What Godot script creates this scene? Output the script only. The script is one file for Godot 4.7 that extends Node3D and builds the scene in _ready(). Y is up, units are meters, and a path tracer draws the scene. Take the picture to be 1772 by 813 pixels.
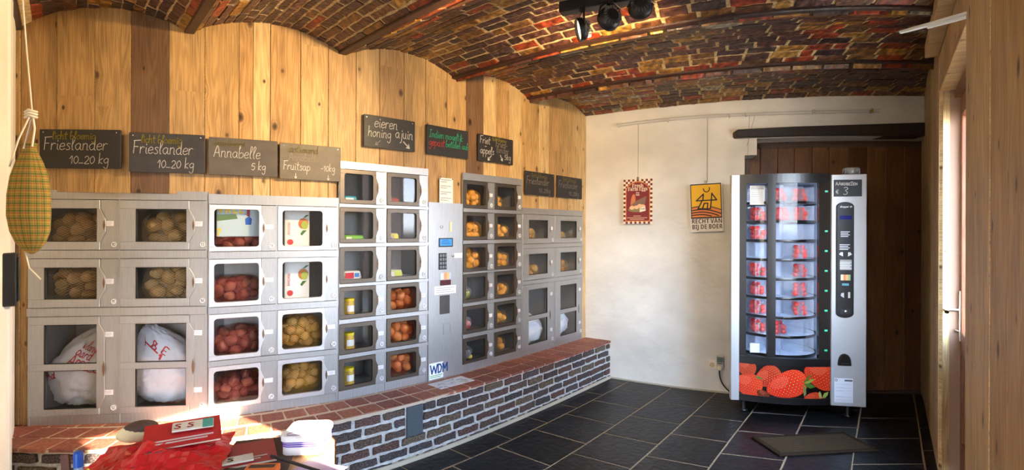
extends Node3D
# Farm shop: a long bowed room. s runs along the locker wall towards the back wall, t is the distance
# from the entrance axis to the locker wall, h is the height above the floor (metres).
const EYE := 1.45
const D := 2.858            # t of the locker fronts
const BACK := 4.5           # s of the back wall
const BENCH := 0.371        # height of the brick ledge
# the bowed floor plan: x and z as polynomials of s and t
const CX := [0.55512, -1.58006, 0.18685, -0.23374, 0.07303, 0.00917, 1.32881, -0.10002, 0.09380, 0.11526, -0.07216, -0.02214, -0.03570, -0.05332, 0.01672, 0.10551, -0.02588, -0.00340, -0.06712, 0.02548, 0.01256]
const CZ := [-2.24024, -0.87484, -0.71321, 0.22960, 0.02378, -0.02942, -1.72491, 0.51891, 0.30180, -0.22407, 0.02274, -0.34317, -0.04384, -0.06556, 0.06004, 0.25490, -0.14314, 0.00208, -0.06276, 0.05797, -0.00595]
const BEAMS := [-0.25, 0.72, 1.72, 2.69, 3.57, 4.5]

var used := {}
var mats := {}
var rng := RandomNumberGenerator.new()
var slots := {}

func plan(s: float, t: float) -> Vector2:
	var a := s * 0.5 - 1.0
	var b := t * 0.5 - 0.5
	var x := 0.0
	var z := 0.0
	var k := 0
	var pa := 1.0
	for i in 6:
		var p := pa
		for j in 6 - i:
			x += CX[k] * p
			z += CZ[k] * p
			p *= b
			k += 1
		pa *= a
	return Vector2(x, z)

func at(s: float, t: float, h := 0.0) -> Vector3:
	var p := plan(s, t)
	return Vector3(p.x, h, p.y)

func chord(a: Vector3, b: Vector3) -> Transform3D:   # x from a to b, y up, z to the viewer's side
	var x := Vector3(b.x - a.x, 0, b.z - a.z).normalized()
	return Transform3D(Basis(x, Vector3.UP, x.cross(Vector3.UP)), a)

func vault(s: float) -> float:                       # underside of the brick vaults
	for i in BEAMS.size() - 1:
		if s <= BEAMS[i + 1] or i == BEAMS.size() - 2:
			var u: float = clampf((s - BEAMS[i]) / (BEAMS[i + 1] - BEAMS[i]), 0.0, 1.0)
			return 2.565 + 0.105 * (1.0 - pow(absf(2.0 * u - 1.0), 2.2)) + 0.012 * i * u
	return 2.6

func numbered(called: String) -> String:
	if not used.has(called):
		used[called] = 0
		return called
	used[called] += 1
	return "%s_%03d" % [called, used[called]]

func tag(o: Node, label := "", category := "", group := "", kind := ""):
	if label: o.set_meta("label", label)
	if category: o.set_meta("category", category)
	if group: o.set_meta("group", group)
	if kind: o.set_meta("kind", kind)
	return o

func thing(called: String, xf: Transform3D, label := "", category := "", group := "", kind := "") -> Node3D:
	var o := Node3D.new()
	o.name = numbered(called)
	add_child(o)
	o.transform = xf
	tag(o, label, category, group, kind)
	return o

func part(called: String, mesh: Mesh, m: Material, parent: Node, xf := Transform3D()) -> MeshInstance3D:
	var o := MeshInstance3D.new()
	o.name = numbered(called) if parent == self else called
	o.mesh = mesh
	o.material_override = m
	o.transform = xf
	parent.add_child(o, true)
	return o

func shift(x: float, y: float, z: float) -> Transform3D:
	return Transform3D(Basis(), Vector3(x, y, z))

func C(r: float, g: float, b: float, a := 1.0) -> Color:
	return Color(r / 255.0, g / 255.0, b / 255.0, a)

class MB:                                            # collects triangles for one mesh
	var v := PackedVector3Array()
	var n := PackedVector3Array()
	var uv := PackedVector2Array()
	var c := PackedColorArray()
	var col := Color.WHITE
	var off := Vector2.ZERO

	func tri(a: Vector3, b: Vector3, d: Vector3, ua := Vector2.ZERO, ub := Vector2.ZERO, ud := Vector2.ZERO):
		var m := (b - a).cross(d - a).normalized()
		v.append(a); v.append(d); v.append(b)
		n.append(m); n.append(m); n.append(m)
		uv.append(ua + off); uv.append(ud + off); uv.append(ub + off)
		c.append(col); c.append(col); c.append(col)

	func quad(a: Vector3, b: Vector3, d: Vector3, e: Vector3, ua := Vector2.ZERO, ub := Vector2.ZERO, ud := Vector2.ZERO, ue := Vector2.ZERO):
		tri(a, b, d, ua, ub, ud)
		tri(a, d, e, ua, ud, ue)

	func flat(a: Vector3, b: Vector3, d: Vector3, e: Vector3):   # quad with uv in metres along its own sides
		var w := a.distance_to(b)
		var h := a.distance_to(e)
		quad(a, b, d, e, Vector2(0, 0), Vector2(w, 0), Vector2(w, -h), Vector2(0, -h))

	func soft(a: Vector3, b: Vector3, d: Vector3, e: Vector3, na: Vector3, nb: Vector3, nd: Vector3, ne: Vector3, ua := Vector2.ZERO, ub := Vector2.ZERO, ud := Vector2.ZERO, ue := Vector2.ZERO):
		for p in [[a, na, ua], [d, nd, ud], [b, nb, ub], [a, na, ua], [e, ne, ue], [d, nd, ud]]:
			v.append(p[0]); n.append(p[1]); uv.append(p[2] + off); c.append(col)

	func box(xf: Transform3D, size: Vector3, bev := 0.0, jit := 0.0, r: RandomNumberGenerator = null):
		var h := size * 0.5
		var k := {}
		var put := func(x: int, y: int, z: int, axis: int) -> Vector3:
			var key := Vector3i(x, y, z) * 4 + Vector3i(axis, 0, 0)
			if not k.has(key):
				var p := Vector3(x * (h.x - (0.0 if axis == 0 else bev)), y * (h.y - (0.0 if axis == 1 else bev)), z * (h.z - (0.0 if axis == 2 else bev)))
				if jit > 0.0:
					p += Vector3(r.randf_range(-jit, jit), r.randf_range(-jit, jit), r.randf_range(-jit, jit))
				k[key] = xf * p
			return k[key]
		for s in [-1, 1]:
			var f := [put.call(s, -1, -1, 0), put.call(s, -1, 1, 0), put.call(s, 1, 1, 0), put.call(s, 1, -1, 0)]
			if s > 0: flat(f[1], f[0], f[3], f[2])
			else: flat(f[0], f[1], f[2], f[3])
			f = [put.call(-1, s, -1, 1), put.call(1, s, -1, 1), put.call(1, s, 1, 1), put.call(-1, s, 1, 1)]
			if s > 0: flat(f[3], f[2], f[1], f[0])
			else: flat(f[0], f[1], f[2], f[3])
			f = [put.call(-1, -1, s, 2), put.call(1, -1, s, 2), put.call(1, 1, s, 2), put.call(-1, 1, s, 2)]
			if s > 0: flat(f[0], f[1], f[2], f[3])
			else: flat(f[1], f[0], f[3], f[2])
		if bev <= 0.0:
			return
		for a in [-1, 1]:
			for b in [-1, 1]:
				var q := [put.call(-1, a, b, 1), put.call(1, a, b, 1), put.call(1, a, b, 2), put.call(-1, a, b, 2)]
				if a * b > 0: q.reverse()
				flat(q[0], q[1], q[2], q[3])
				q = [put.call(a, -1, b, 0), put.call(a, 1, b, 0), put.call(a, 1, b, 2), put.call(a, -1, b, 2)]
				if a * b < 0: q.reverse()
				flat(q[0], q[1], q[2], q[3])
				q = [put.call(a, b, -1, 0), put.call(a, b, 1, 0), put.call(a, b, 1, 1), put.call(a, b, -1, 1)]
				if a * b > 0: q.reverse()
				flat(q[0], q[1], q[2], q[3])
				for e in [-1, 1]:
					var g := [put.call(a, b, e, 0), put.call(a, b, e, 1), put.call(a, b, e, 2)]
					if a * b * e < 0: g.reverse()
					tri(g[0], g[1], g[2])

	func slab(xf: Transform3D, pts: PackedVector2Array, z0: float, z1: float, bev := 0.0):   # extruded outline, front at z1
		var p := pts
		if not Geometry2D.is_polygon_clockwise(p):
			pass
		else:
			p = pts.duplicate()
			p.reverse()
		var q := p
		if bev > 0.0:
			q = PackedVector2Array()
			for i in p.size():
				var d1 := (p[i] - p[i - 1]).normalized()
				var d2 := (p[(i + 1) % p.size()] - p[i]).normalized()
				var nn := Vector2(-d1.y - d2.y, d1.x + d2.x)
				var l := maxf(nn.length(), 0.5)
				q.append(p[i] + nn / (l * l) * 2.0 * bev)
		var ind := Geometry2D.triangulate_polygon(q)
		if ind.is_empty():
			q = p
			ind = Geometry2D.triangulate_polygon(q)
		for i in range(0, ind.size(), 3):
			var a := q[ind[i]]
			var b := q[ind[i + 1]]
			var d := q[ind[i + 2]]
			if (b - a).cross(d - a) < 0.0:
				var sw := b
				b = d
				d = sw
			tri(xf * Vector3(a.x, a.y, z1), xf * Vector3(b.x, b.y, z1), xf * Vector3(d.x, d.y, z1), Vector2(a.x, -a.y), Vector2(b.x, -b.y), Vector2(d.x, -d.y))
			tri(xf * Vector3(a.x, a.y, z0), xf * Vector3(d.x, d.y, z0), xf * Vector3(b.x, b.y, z0), Vector2(a.x, -a.y), Vector2(d.x, -d.y), Vector2(b.x, -b.y))
		for i in p.size():
			var j := (i + 1) % p.size()
			flat(xf * Vector3(p[i].x, p[i].y, z0), xf * Vector3(p[j].x, p[j].y, z0), xf * Vector3(p[j].x, p[j].y, z1 - bev), xf * Vector3(p[i].x, p[i].y, z1 - bev))
			if bev > 0.0:
				flat(xf * Vector3(p[i].x, p[i].y, z1 - bev), xf * Vector3(p[j].x, p[j].y, z1 - bev), xf * Vector3(q[j].x, q[j].y, z1), xf * Vector3(q[i].x, q[i].y, z1))

	func rough_block(pts: int, jit: float, r: RandomNumberGenerator):   # unit brick with a broken outline, face at +z
		var p := PackedVector2Array()
		var per := pts / 2 - 1
		for i in per + 1:
			p.append(Vector2(-0.5 + float(i) / per, -0.5))
		for i in per + 1:
			p.append(Vector2(0.5 - float(i) / per, 0.5))
		for i in p.size():
			p[i] += Vector2(r.randf_range(-jit, jit) * 0.35, r.randf_range(-jit, jit))
		slab(Transform3D(), p, -0.5, 0.5, 0.025)

	func lathe(xf: Transform3D, prof: Array, seg := 20, squash := 1.0):   # prof: Vector2(radius, height) from bottom to top
		var rows := []
		for i in prof.size():
			var p: Vector2 = prof[i]
			var tan: Vector2 = prof[mini(i + 1, prof.size() - 1)] - prof[maxi(i - 1, 0)]
			var row := []
			for k in seg + 1:
				var a := TAU * k / seg
				var nr := Vector3(cos(a) * tan.y, -tan.x, sin(a) * tan.y).normalized()
				row.append([xf * Vector3(cos(a) * p.x, p.y, sin(a) * p.x * squash), xf.basis * nr, Vector2(float(k) / seg, float(i) / (prof.size() - 1))])
			rows.append(row)
		for i in prof.size() - 1:
			for k in seg:
				var a: Array = rows[i][k + 1]
				var b: Array = rows[i][k]
				var d: Array = rows[i + 1][k]
				var e: Array = rows[i + 1][k + 1]
				soft(a[0], b[0], d[0], e[0], a[1], b[1], d[1], e[1], a[2], b[2], d[2], e[2])

	func tube(path: Array, r: float, seg := 6):
		var prev := []
		for i in path.size():
			var dir: Vector3 = (path[mini(i + 1, path.size() - 1)] - path[maxi(i - 1, 0)]).normalized()
			var u := dir.cross(Vector3.UP if absf(dir.y) < 0.9 else Vector3.RIGHT).normalized()
			var w := dir.cross(u)
			var ring := []
			for k in seg + 1:
				var a := TAU * k / seg
				var nr := u * cos(a) + w * sin(a)
				ring.append([path[i] + nr * r, nr])
			if i > 0:
				for k in seg:
					soft(prev[k][0], prev[k + 1][0], ring[k + 1][0], ring[k][0], prev[k][1], prev[k + 1][1], ring[k + 1][1], ring[k][1])
			prev = ring

	func ribbon(lines: Array, w: float, put: Callable):   # flat pen strokes; put turns a text point into a place
		for l in lines:
			for i in l.size() - 1:
				var d: Vector2 = (l[i + 1] - l[i]).normalized()
				var o := Vector2(-d.y, d.x) * w * 0.5
				var e := d * w * 0.35
				quad(put.call(l[i] - o - e), put.call(l[i + 1] - o + e), put.call(l[i + 1] + o + e), put.call(l[i] + o - e))

	func mesh() -> ArrayMesh:
		var arr := []
		arr.resize(Mesh.ARRAY_MAX)
		arr[Mesh.ARRAY_VERTEX] = v
		arr[Mesh.ARRAY_NORMAL] = n
		arr[Mesh.ARRAY_TEX_UV] = uv
		arr[Mesh.ARRAY_COLOR] = c
		var m := ArrayMesh.new()
		m.add_surface_from_arrays(Mesh.PRIMITIVE_TRIANGLES, arr)
		return m

func rounded(x0: float, y0: float, x1: float, y1: float, r: float, k := 5) -> PackedVector2Array:
	var p := PackedVector2Array()
	for q in [[x1 - r, y0 + r, -PI / 2], [x1 - r, y1 - r, 0.0], [x0 + r, y1 - r, PI / 2], [x0 + r, y0 + r, PI]]:
		for i in k + 1:
			var a: float = q[2] + PI / 2 * i / k
			p.append(Vector2(q[0] + cos(a) * r, q[1] + sin(a) * r))
	return p

func rect(x0: float, y0: float, x1: float, y1: float) -> PackedVector2Array:
	return PackedVector2Array([Vector2(x0, y0), Vector2(x1, y0), Vector2(x1, y1), Vector2(x0, y1)])

func bx(mb: MB, x0: float, x1: float, y0: float, y1: float, z0: float, z1: float, bev := 0.0):
	mb.box(shift((x0 + x1) / 2, (y0 + y1) / 2, (z0 + z1) / 2), Vector3(x1 - x0, y1 - y0, z1 - z0), bev)

func block(x0: float, x1: float, y0: float, y1: float, z0: float, z1: float, bev := 0.0) -> ArrayMesh:
	var mb := MB.new()
	bx(mb, x0, x1, y0, y1, z0, z1, bev)
	return mb.mesh()

# ---------------------------------------------------------------- handwriting and plain lettering, drawn as pen strokes
const PEN := {
	"a": "11:8,8 5,10 1,7 1,3 4,0 7,3 8,9 8,2 10,0", "b": "10:1,14 3,20 1,19 1,2 4,0 8,3 8,7 5,9 2,7", "c": "9:8,8 5,10 1,7 1,3 4,0 8,2",
	"d": "11:8,8 5,10 1,7 1,3 4,0 8,4 8,20 8,2 10,0", "e": "9:1,5 7,6 7,9 4,10 1,7 1,2 4,0 8,2", "f": "8:2,-8 3,14 6,20 8,18|0,9 7,9",
	"g": "10:8,8 5,10 1,7 1,4 4,1 8,5 8,9 8,-5 5,-9 1,-6", "h": "10:1,0 1,20|1,5 4,10 7,9 7,1 9,0", "i": "5:2,9 2,2 4,0|2,13 2,14.5",
	"j": "6:4,9 4,-6 1,-9|4,13 4,14.5", "k": "9:1,0 1,20|7,10 1,5 7,0", "l": "6:1,6 5,16 4,20 2,18 2,2 4,0", "m": "14:1,0 1,10|1,7 4,10 6,8 6,0|6,7 9,10 11,8 11,1 13,0",
	"n": "10:1,0 1,10|1,7 4,10 7,8 7,1 9,0", "o": "10:5,10 1,7 1,3 4,0 8,3 8,7 5,10 8,9", "p": "10:1,10 1,-9|1,7 4,10 8,7 8,3 4,0 1,2", "r": "8:1,0 1,10|1,6 4,10 7,9",
	"s": "8:7,9 4,10 2,8 6,4 6,1 3,0 1,1", "t": "8:3,18 3,2 6,0|0,12 7,12", "u": "10:1,10 1,3 4,0 7,3 7,10 7,2 9,0", "v": "9:0,10 4,0 8,10", "z": "8:0,10 7,10 0,0 7,0",
	"F": "11:2,0 2,19|1,19 11,20|2,10 8,10", "A": "12:0,0 5,19 10,0|2,7 8,7", "I": "9:4,0 4,19|1,19 8,20|0,0 6,0", ".": "4:1,0 2,0.8", "-": "9:1,6 7,6", "_": "9:0,1 7,1", " ": "6:",
	"0": "10:5,14 1,10 1,4 4,0 8,4 8,10 5,14", "1": "7:0,9 4,14 4,0", "2": "10:1,11 4,14 8,11 6,6 1,0 9,0", "3": "10:1,13 5,14 8,11 4,8 8,4 5,0 1,1", "4": "10:6,0 6,14 0,4 9,4",
	"5": "10:8,14 2,14 1,8 5,9 8,5 5,0 1,1", "6": "10:7,14 2,8 1,3 4,0 8,3 6,7 2,6", "7": "9:1,14 8,14 3,0", "8": "10:5,8 1,11 5,14 8,11 5,8 1,4 4,0 8,4 5,8", "9": "10:8,10 5,14 1,11 4,7 8,9 7,0",
	"B": "10:1,0 1,14 6,14 6,8 1,7 8,6 8,0 1,0", "D": "10:1,0 1,14 6,13 8,8 6,1 1,0", "E": "9:8,14 1,14 1,0 8,0|1,7 6,7", "L": "9:1,14 1,0 8,0", "M": "12:1,0 1,14 5,5 10,14 10,0", "N": "11:1,0 1,14 8,0 8,14",
	"P": "10:1,0 1,14 7,13 7,7 1,6", "R": "10:1,0 1,14 7,13 7,8 1,7 8,0", "V": "11:0,14 5,0 10,14", "W": "15:0,14 3,0 7,12 11,0 14,14", "a_": "12:0,0 5,14 10,0|2,5 8,5", "i_": "6:3,0 3,14|1,14 5,14|1,0 5,0",
	"€": "11:9,13 5,14 2,10 2,4 5,0 9,1|0,8 7,8|0,5 7,5", "~": "8:0,14 4,6 3,0|4,6 7,14",
}

func write(text: String, size: float, from: Vector2, slant := 0.0, smooth := true) -> Array:   # pen strokes of a line of text; size = x-height
	var out := []
	var x := 0.0
	var k := size / 10.0
	for ch in text:
		var d: String = PEN[ch]
		var w := float(d.get_slice(":", 0))
		for st in d.get_slice(":", 1).split("|", false):
			var pts := []
			for q in st.split(" ", false):
				pts.append(Vector2(float(q.get_slice(",", 0)) + x, float(q.get_slice(",", 1))))
			var l := []
			if smooth and pts.size() > 2:
				for i in pts.size() - 1:
					var a: Vector2 = pts[maxi(i - 1, 0)]
					var b: Vector2 = pts[mini(i + 2, pts.size() - 1)]
					for j in 4:
						l.append(pts[i].cubic_interpolate(pts[i + 1], a, b, j / 4.0))
				l.append(pts[-1])
			else:
				l = pts
			var m := []
			for q in l:
				m.append(from + Vector2(q.x * k + q.y * k * slant, q.y * k))
			out.append(m)
		x += w
	return out

func wide(text: String, size: float) -> float:
	var x := 0.0
	for ch in text:
		x += float(PEN[ch].get_slice(":", 0))
	return x * size / 10.0

func arrow(a: Vector2, b: Vector2) -> Array:
	var d := (b - a)
	return [[a, b], [b - d.rotated(0.6) * 0.4, b, b - d.rotated(-0.6) * 0.4]]

func word_mesh(text: String, font: String, size: float, bold := false) -> TextMesh:   # printed lettering, size = capital height
	var f := SystemFont.new()
	f.font_names = PackedStringArray([font])
	f.font_weight = 700 if bold else 400
	var m := TextMesh.new()
	m.font = f
	m.text = text
	m.font_size = 32
	m.pixel_size = size / 23.0
	m.depth = 0.0006
	m.curve_step = 3.0
	return m

# ---------------------------------------------------------------- materials
func mat(key: String, color: Color, rough := 0.7, metal := 0.0) -> StandardMaterial3D:
	if mats.has(key):
		return mats[key]
	var m := StandardMaterial3D.new()
	m.resource_name = key
	m.albedo_color = color
	m.roughness = rough
	m.metallic = metal
	mats[key] = m
	return m

func noise_tex(seed_: int, freq: float, lo: float, hi: float, oct := 4, size := 512, normal := 0.0) -> NoiseTexture2D:
	var f := FastNoiseLite.new()
	f.seed = seed_
	f.frequency = freq
	f.fractal_octaves = oct
	var t := NoiseTexture2D.new()
	t.width = size
	t.height = size
	t.seamless = true
	t.noise = f
	if normal > 0.0:
		t.as_normal_map = true
		t.bump_strength = normal
	else:
		var g := Gradient.new()
		g.set_color(0, Color(lo, lo, lo))
		g.set_color(1, Color(hi, hi, hi))
		t.color_ramp = g
	return t

func tri(m: StandardMaterial3D, scale: float, albedo: Texture2D, normal: Texture2D = null, strength := 1.0, world := true):
	m.uv1_triplanar = true
	m.uv1_world_triplanar = world
	m.uv1_scale = Vector3.ONE * scale
	m.albedo_texture = albedo
	if normal:
		m.normal_enabled = true
		m.normal_texture = normal
		m.normal_scale = strength
	return m

func wood_image(seed_: int) -> ImageTexture:          # pine: growth rings cut lengthwise, pores, knots; 0.6 m by 2.4 m
	var w := 320
	var h := 1024
	var r := RandomNumberGenerator.new()
	r.seed = seed_
	var knots := []
	for i in 20:
		knots.append([r.randf() * w, r.randf() * h, r.randf_range(3.0, 8.5), r.randf_range(0.6, 1.0)])
	var f := FastNoiseLite.new()
	f.seed = seed_
	f.frequency = 1.0
	f.fractal_octaves = 3
	var data := PackedByteArray()
	data.resize(w * h * 3)
	var grid := {}
	for k in knots:
		var R := int(k[2] * 6.0)
		for y in range(maxi(0, int(k[1]) - R * 2), mini(h, int(k[1]) + R * 2)):
			for x in range(maxi(0, int(k[0]) - R), mini(w, int(k[0]) + R)):
				grid[y * w + x] = k
	for y in h:
		for x in w:
			var gx := float(x)
			var dark := 0.0
			var key := y * w + x
			if grid.has(key):
				var k: Array = grid[key]
				var dx: float = x - k[0]
				var dy: float = (y - k[1]) * 0.8
				var q: float = sqrt(dx * dx + dy * dy) / k[2]
				gx -= dx * exp(-q * q * 0.12) * 0.8
				dark = exp(-pow(q, 4.0)) * 0.75 * k[3] + exp(-q * q * 0.16) * 0.22 * k[3] * (0.6 + 0.4 * sin(q * 7.0))
			var ring := f.get_noise_2d(gx * 0.022, y * 0.0016)
			var g := 0.5 + 0.5 * sin((gx * 0.05 + ring * 9.0) * 2.2)
			g = g * 0.45 + 0.55 * (0.5 + f.get_noise_2d(gx * 0.35 + 91.0, y * 0.006))
			var tone := f.get_noise_2d(x * 0.012 + 300.0, y * 0.005) * 0.5
			var light := clampf(1.0 - 0.24 * g + tone * 0.22, 0.0, 1.0) * (1.0 - dark * 0.8)
			var i := key * 3
			data[i] = int(clampf(light, 0, 1) * 255)
			data[i + 1] = int(clampf(light * (0.99 - 0.05 * g - dark * 0.12), 0, 1) * 255)
			data[i + 2] = int(clampf(light * (0.97 - 0.13 * g - dark * 0.2), 0, 1) * 255)
	return ImageTexture.create_from_image(Image.create_from_data(w, h, false, Image.FORMAT_RGB8, data))

var wood_tex := []
func wood(key: String, color: Color, which: int, rough := 0.55) -> StandardMaterial3D:
	if mats.has(key):
		return mats[key]
	var m := mat(key, color, rough)
	m.albedo_texture = wood_tex[which % wood_tex.size()]
	m.uv1_scale = Vector3(1 / 0.6, 1 / 2.4, 1)
	return m

func _ready():
	# camera
	var cam := Camera3D.new()
	cam.name = "camera"
	cam.projection = Camera3D.PROJECTION_FRUSTUM
	cam.near = 0.05
	cam.far = 100.0
	cam.size = 0.05 * 813.0 / 908.2
	cam.frustum_offset = Vector2(0, -0.05 * 7.45 / 908.2)
	add_child(cam)
	cam.position = Vector3(0, EYE, 0)
	cam.rotation.z = 0.0033
	cam.current = true
	# sky, sun, exposure
	var env := Environment.new()
	env.background_mode = Environment.BG_SKY
	var sm := ProceduralSkyMaterial.new()
	sm.sky_top_color = C(150, 182, 222)
	sm.sky_horizon_color = C(224, 230, 238)
	sm.ground_bottom_color = C(120, 116, 108)
	sm.ground_horizon_color = C(200, 200, 196)
	sm.sky_energy_multiplier = 4.6
	sm.ground_energy_multiplier = 2.0
	env.sky = Sky.new()
	env.sky.sky_material = sm
	env.tonemap_mode = Environment.TONE_MAPPER_LINEAR
	env.tonemap_exposure = 1.45
	env.sdfgi_enabled = true
	env.ssao_enabled = true
	env.ssil_enabled = true
	var we := WorldEnvironment.new()
	we.name = "environment"
	we.environment = env
	add_child(we)
	var sun := DirectionalLight3D.new()
	sun.name = "sun"
	sun.light_energy = 20.0
	sun.light_color = C(255, 236, 206)
	sun.light_angular_distance = 0.6
	sun.shadow_enabled = true
	add_child(sun)
	var to_sun := Vector3(0.83, 0.0, 0.56).normalized() * cos(deg_to_rad(21.0)) + Vector3.UP * sin(deg_to_rad(21.0))
	sun.look_at_from_position(to_sun * 10.0, Vector3.ZERO)
	rng.seed = 1
	wood_tex = [wood_image(11), wood_image(12)]
	build_floor()
	build_ceiling()
	build_left_wall()
	build_back_wall()
	build_right_wall()
	build_entrance()
	build_bench()
	furnish()

# ---------------------------------------------------------------- the room
func strip(mb: MB, line: Array, h0: float, h1: float, thick: float):   # wall along a line of Vector2(x, z); thick outwards
	var inn := []
	var out := []
	for i in line.size():
		var d1: Vector2 = (line[i] - line[maxi(i - 1, 0)])
		var d2: Vector2 = (line[mini(i + 1, line.size() - 1)] - line[i])
		var d := (d1.normalized() + d2.normalized()).normalized()
		inn.append(line[i])
		out.append(line[i] + Vector2(d.y, -d.x) * thick)
	var run := 0.0
	for i in line.size() - 1:
		var a: Vector2 = inn[i]
		var b: Vector2 = inn[i + 1]
		var c: Vector2 = out[i]
		var d: Vector2 = out[i + 1]
		mb.off = Vector2(run, 0)
		mb.flat(Vector3(a.x, h0, a.y), Vector3(b.x, h0, b.y), Vector3(b.x, h1, b.y), Vector3(a.x, h1, a.y))
		mb.flat(Vector3(d.x, h0, d.y), Vector3(c.x, h0, c.y), Vector3(c.x, h1, c.y), Vector3(d.x, h1, d.y))
		mb.flat(Vector3(a.x, h1, a.y), Vector3(b.x, h1, b.y), Vector3(d.x, h1, d.y), Vector3(c.x, h1, c.y))
		mb.flat(Vector3(c.x, h0, c.y), Vector3(d.x, h0, d.y), Vector3(b.x, h0, b.y), Vector3(a.x, h0, a.y))
		run += a.distance_to(b)
	for e in [0, line.size() - 1]:
		var a: Vector2 = inn[e]
		var c: Vector2 = out[e]
		mb.flat(Vector3(a.x, h0, a.y), Vector3(c.x, h0, c.y), Vector3(c.x, h1, c.y), Vector3(a.x, h1, a.y))
	mb.off = Vector2.ZERO

func wall_line_t(s: float, t0: float, t1: float, n: int) -> Array:
	var l := []
	for i in n + 1:
		l.append(plan(s, lerpf(t0, t1, float(i) / n)))
	return l

func wall_line_s(t: float, s0: float, s1: float, n: int) -> Array:
	var l := []
	for i in n + 1:
		l.append(plan(lerpf(s0, s1, float(i) / n), t))
	return l

func structure(called: String, xf := Transform3D()) -> Node3D:
	return thing(called, xf, "", "", "", "structure")

func brick_mats() -> Array:
	var n := noise_tex(7, 0.012, 0.22, 1.0, 5)
	var b := noise_tex(8, 0.02, 0, 1, 4, 512, 9.0)
	var out := []
	for c in [[118, 76, 70], [100, 66, 66], [132, 84, 70], [146, 94, 60], [178, 122, 66], [222, 158, 66], [236, 178, 86], [196, 82, 48], [214, 84, 42], [112, 86, 80], [84, 58, 56], [226, 212, 184]]:
		var m := mat("vault brick %d" % out.size(), C(c[0], c[1], c[2]), 0.4)
		tri(m, 2.6, n, b, 1.0)
		out.append(m)
	return out

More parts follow.
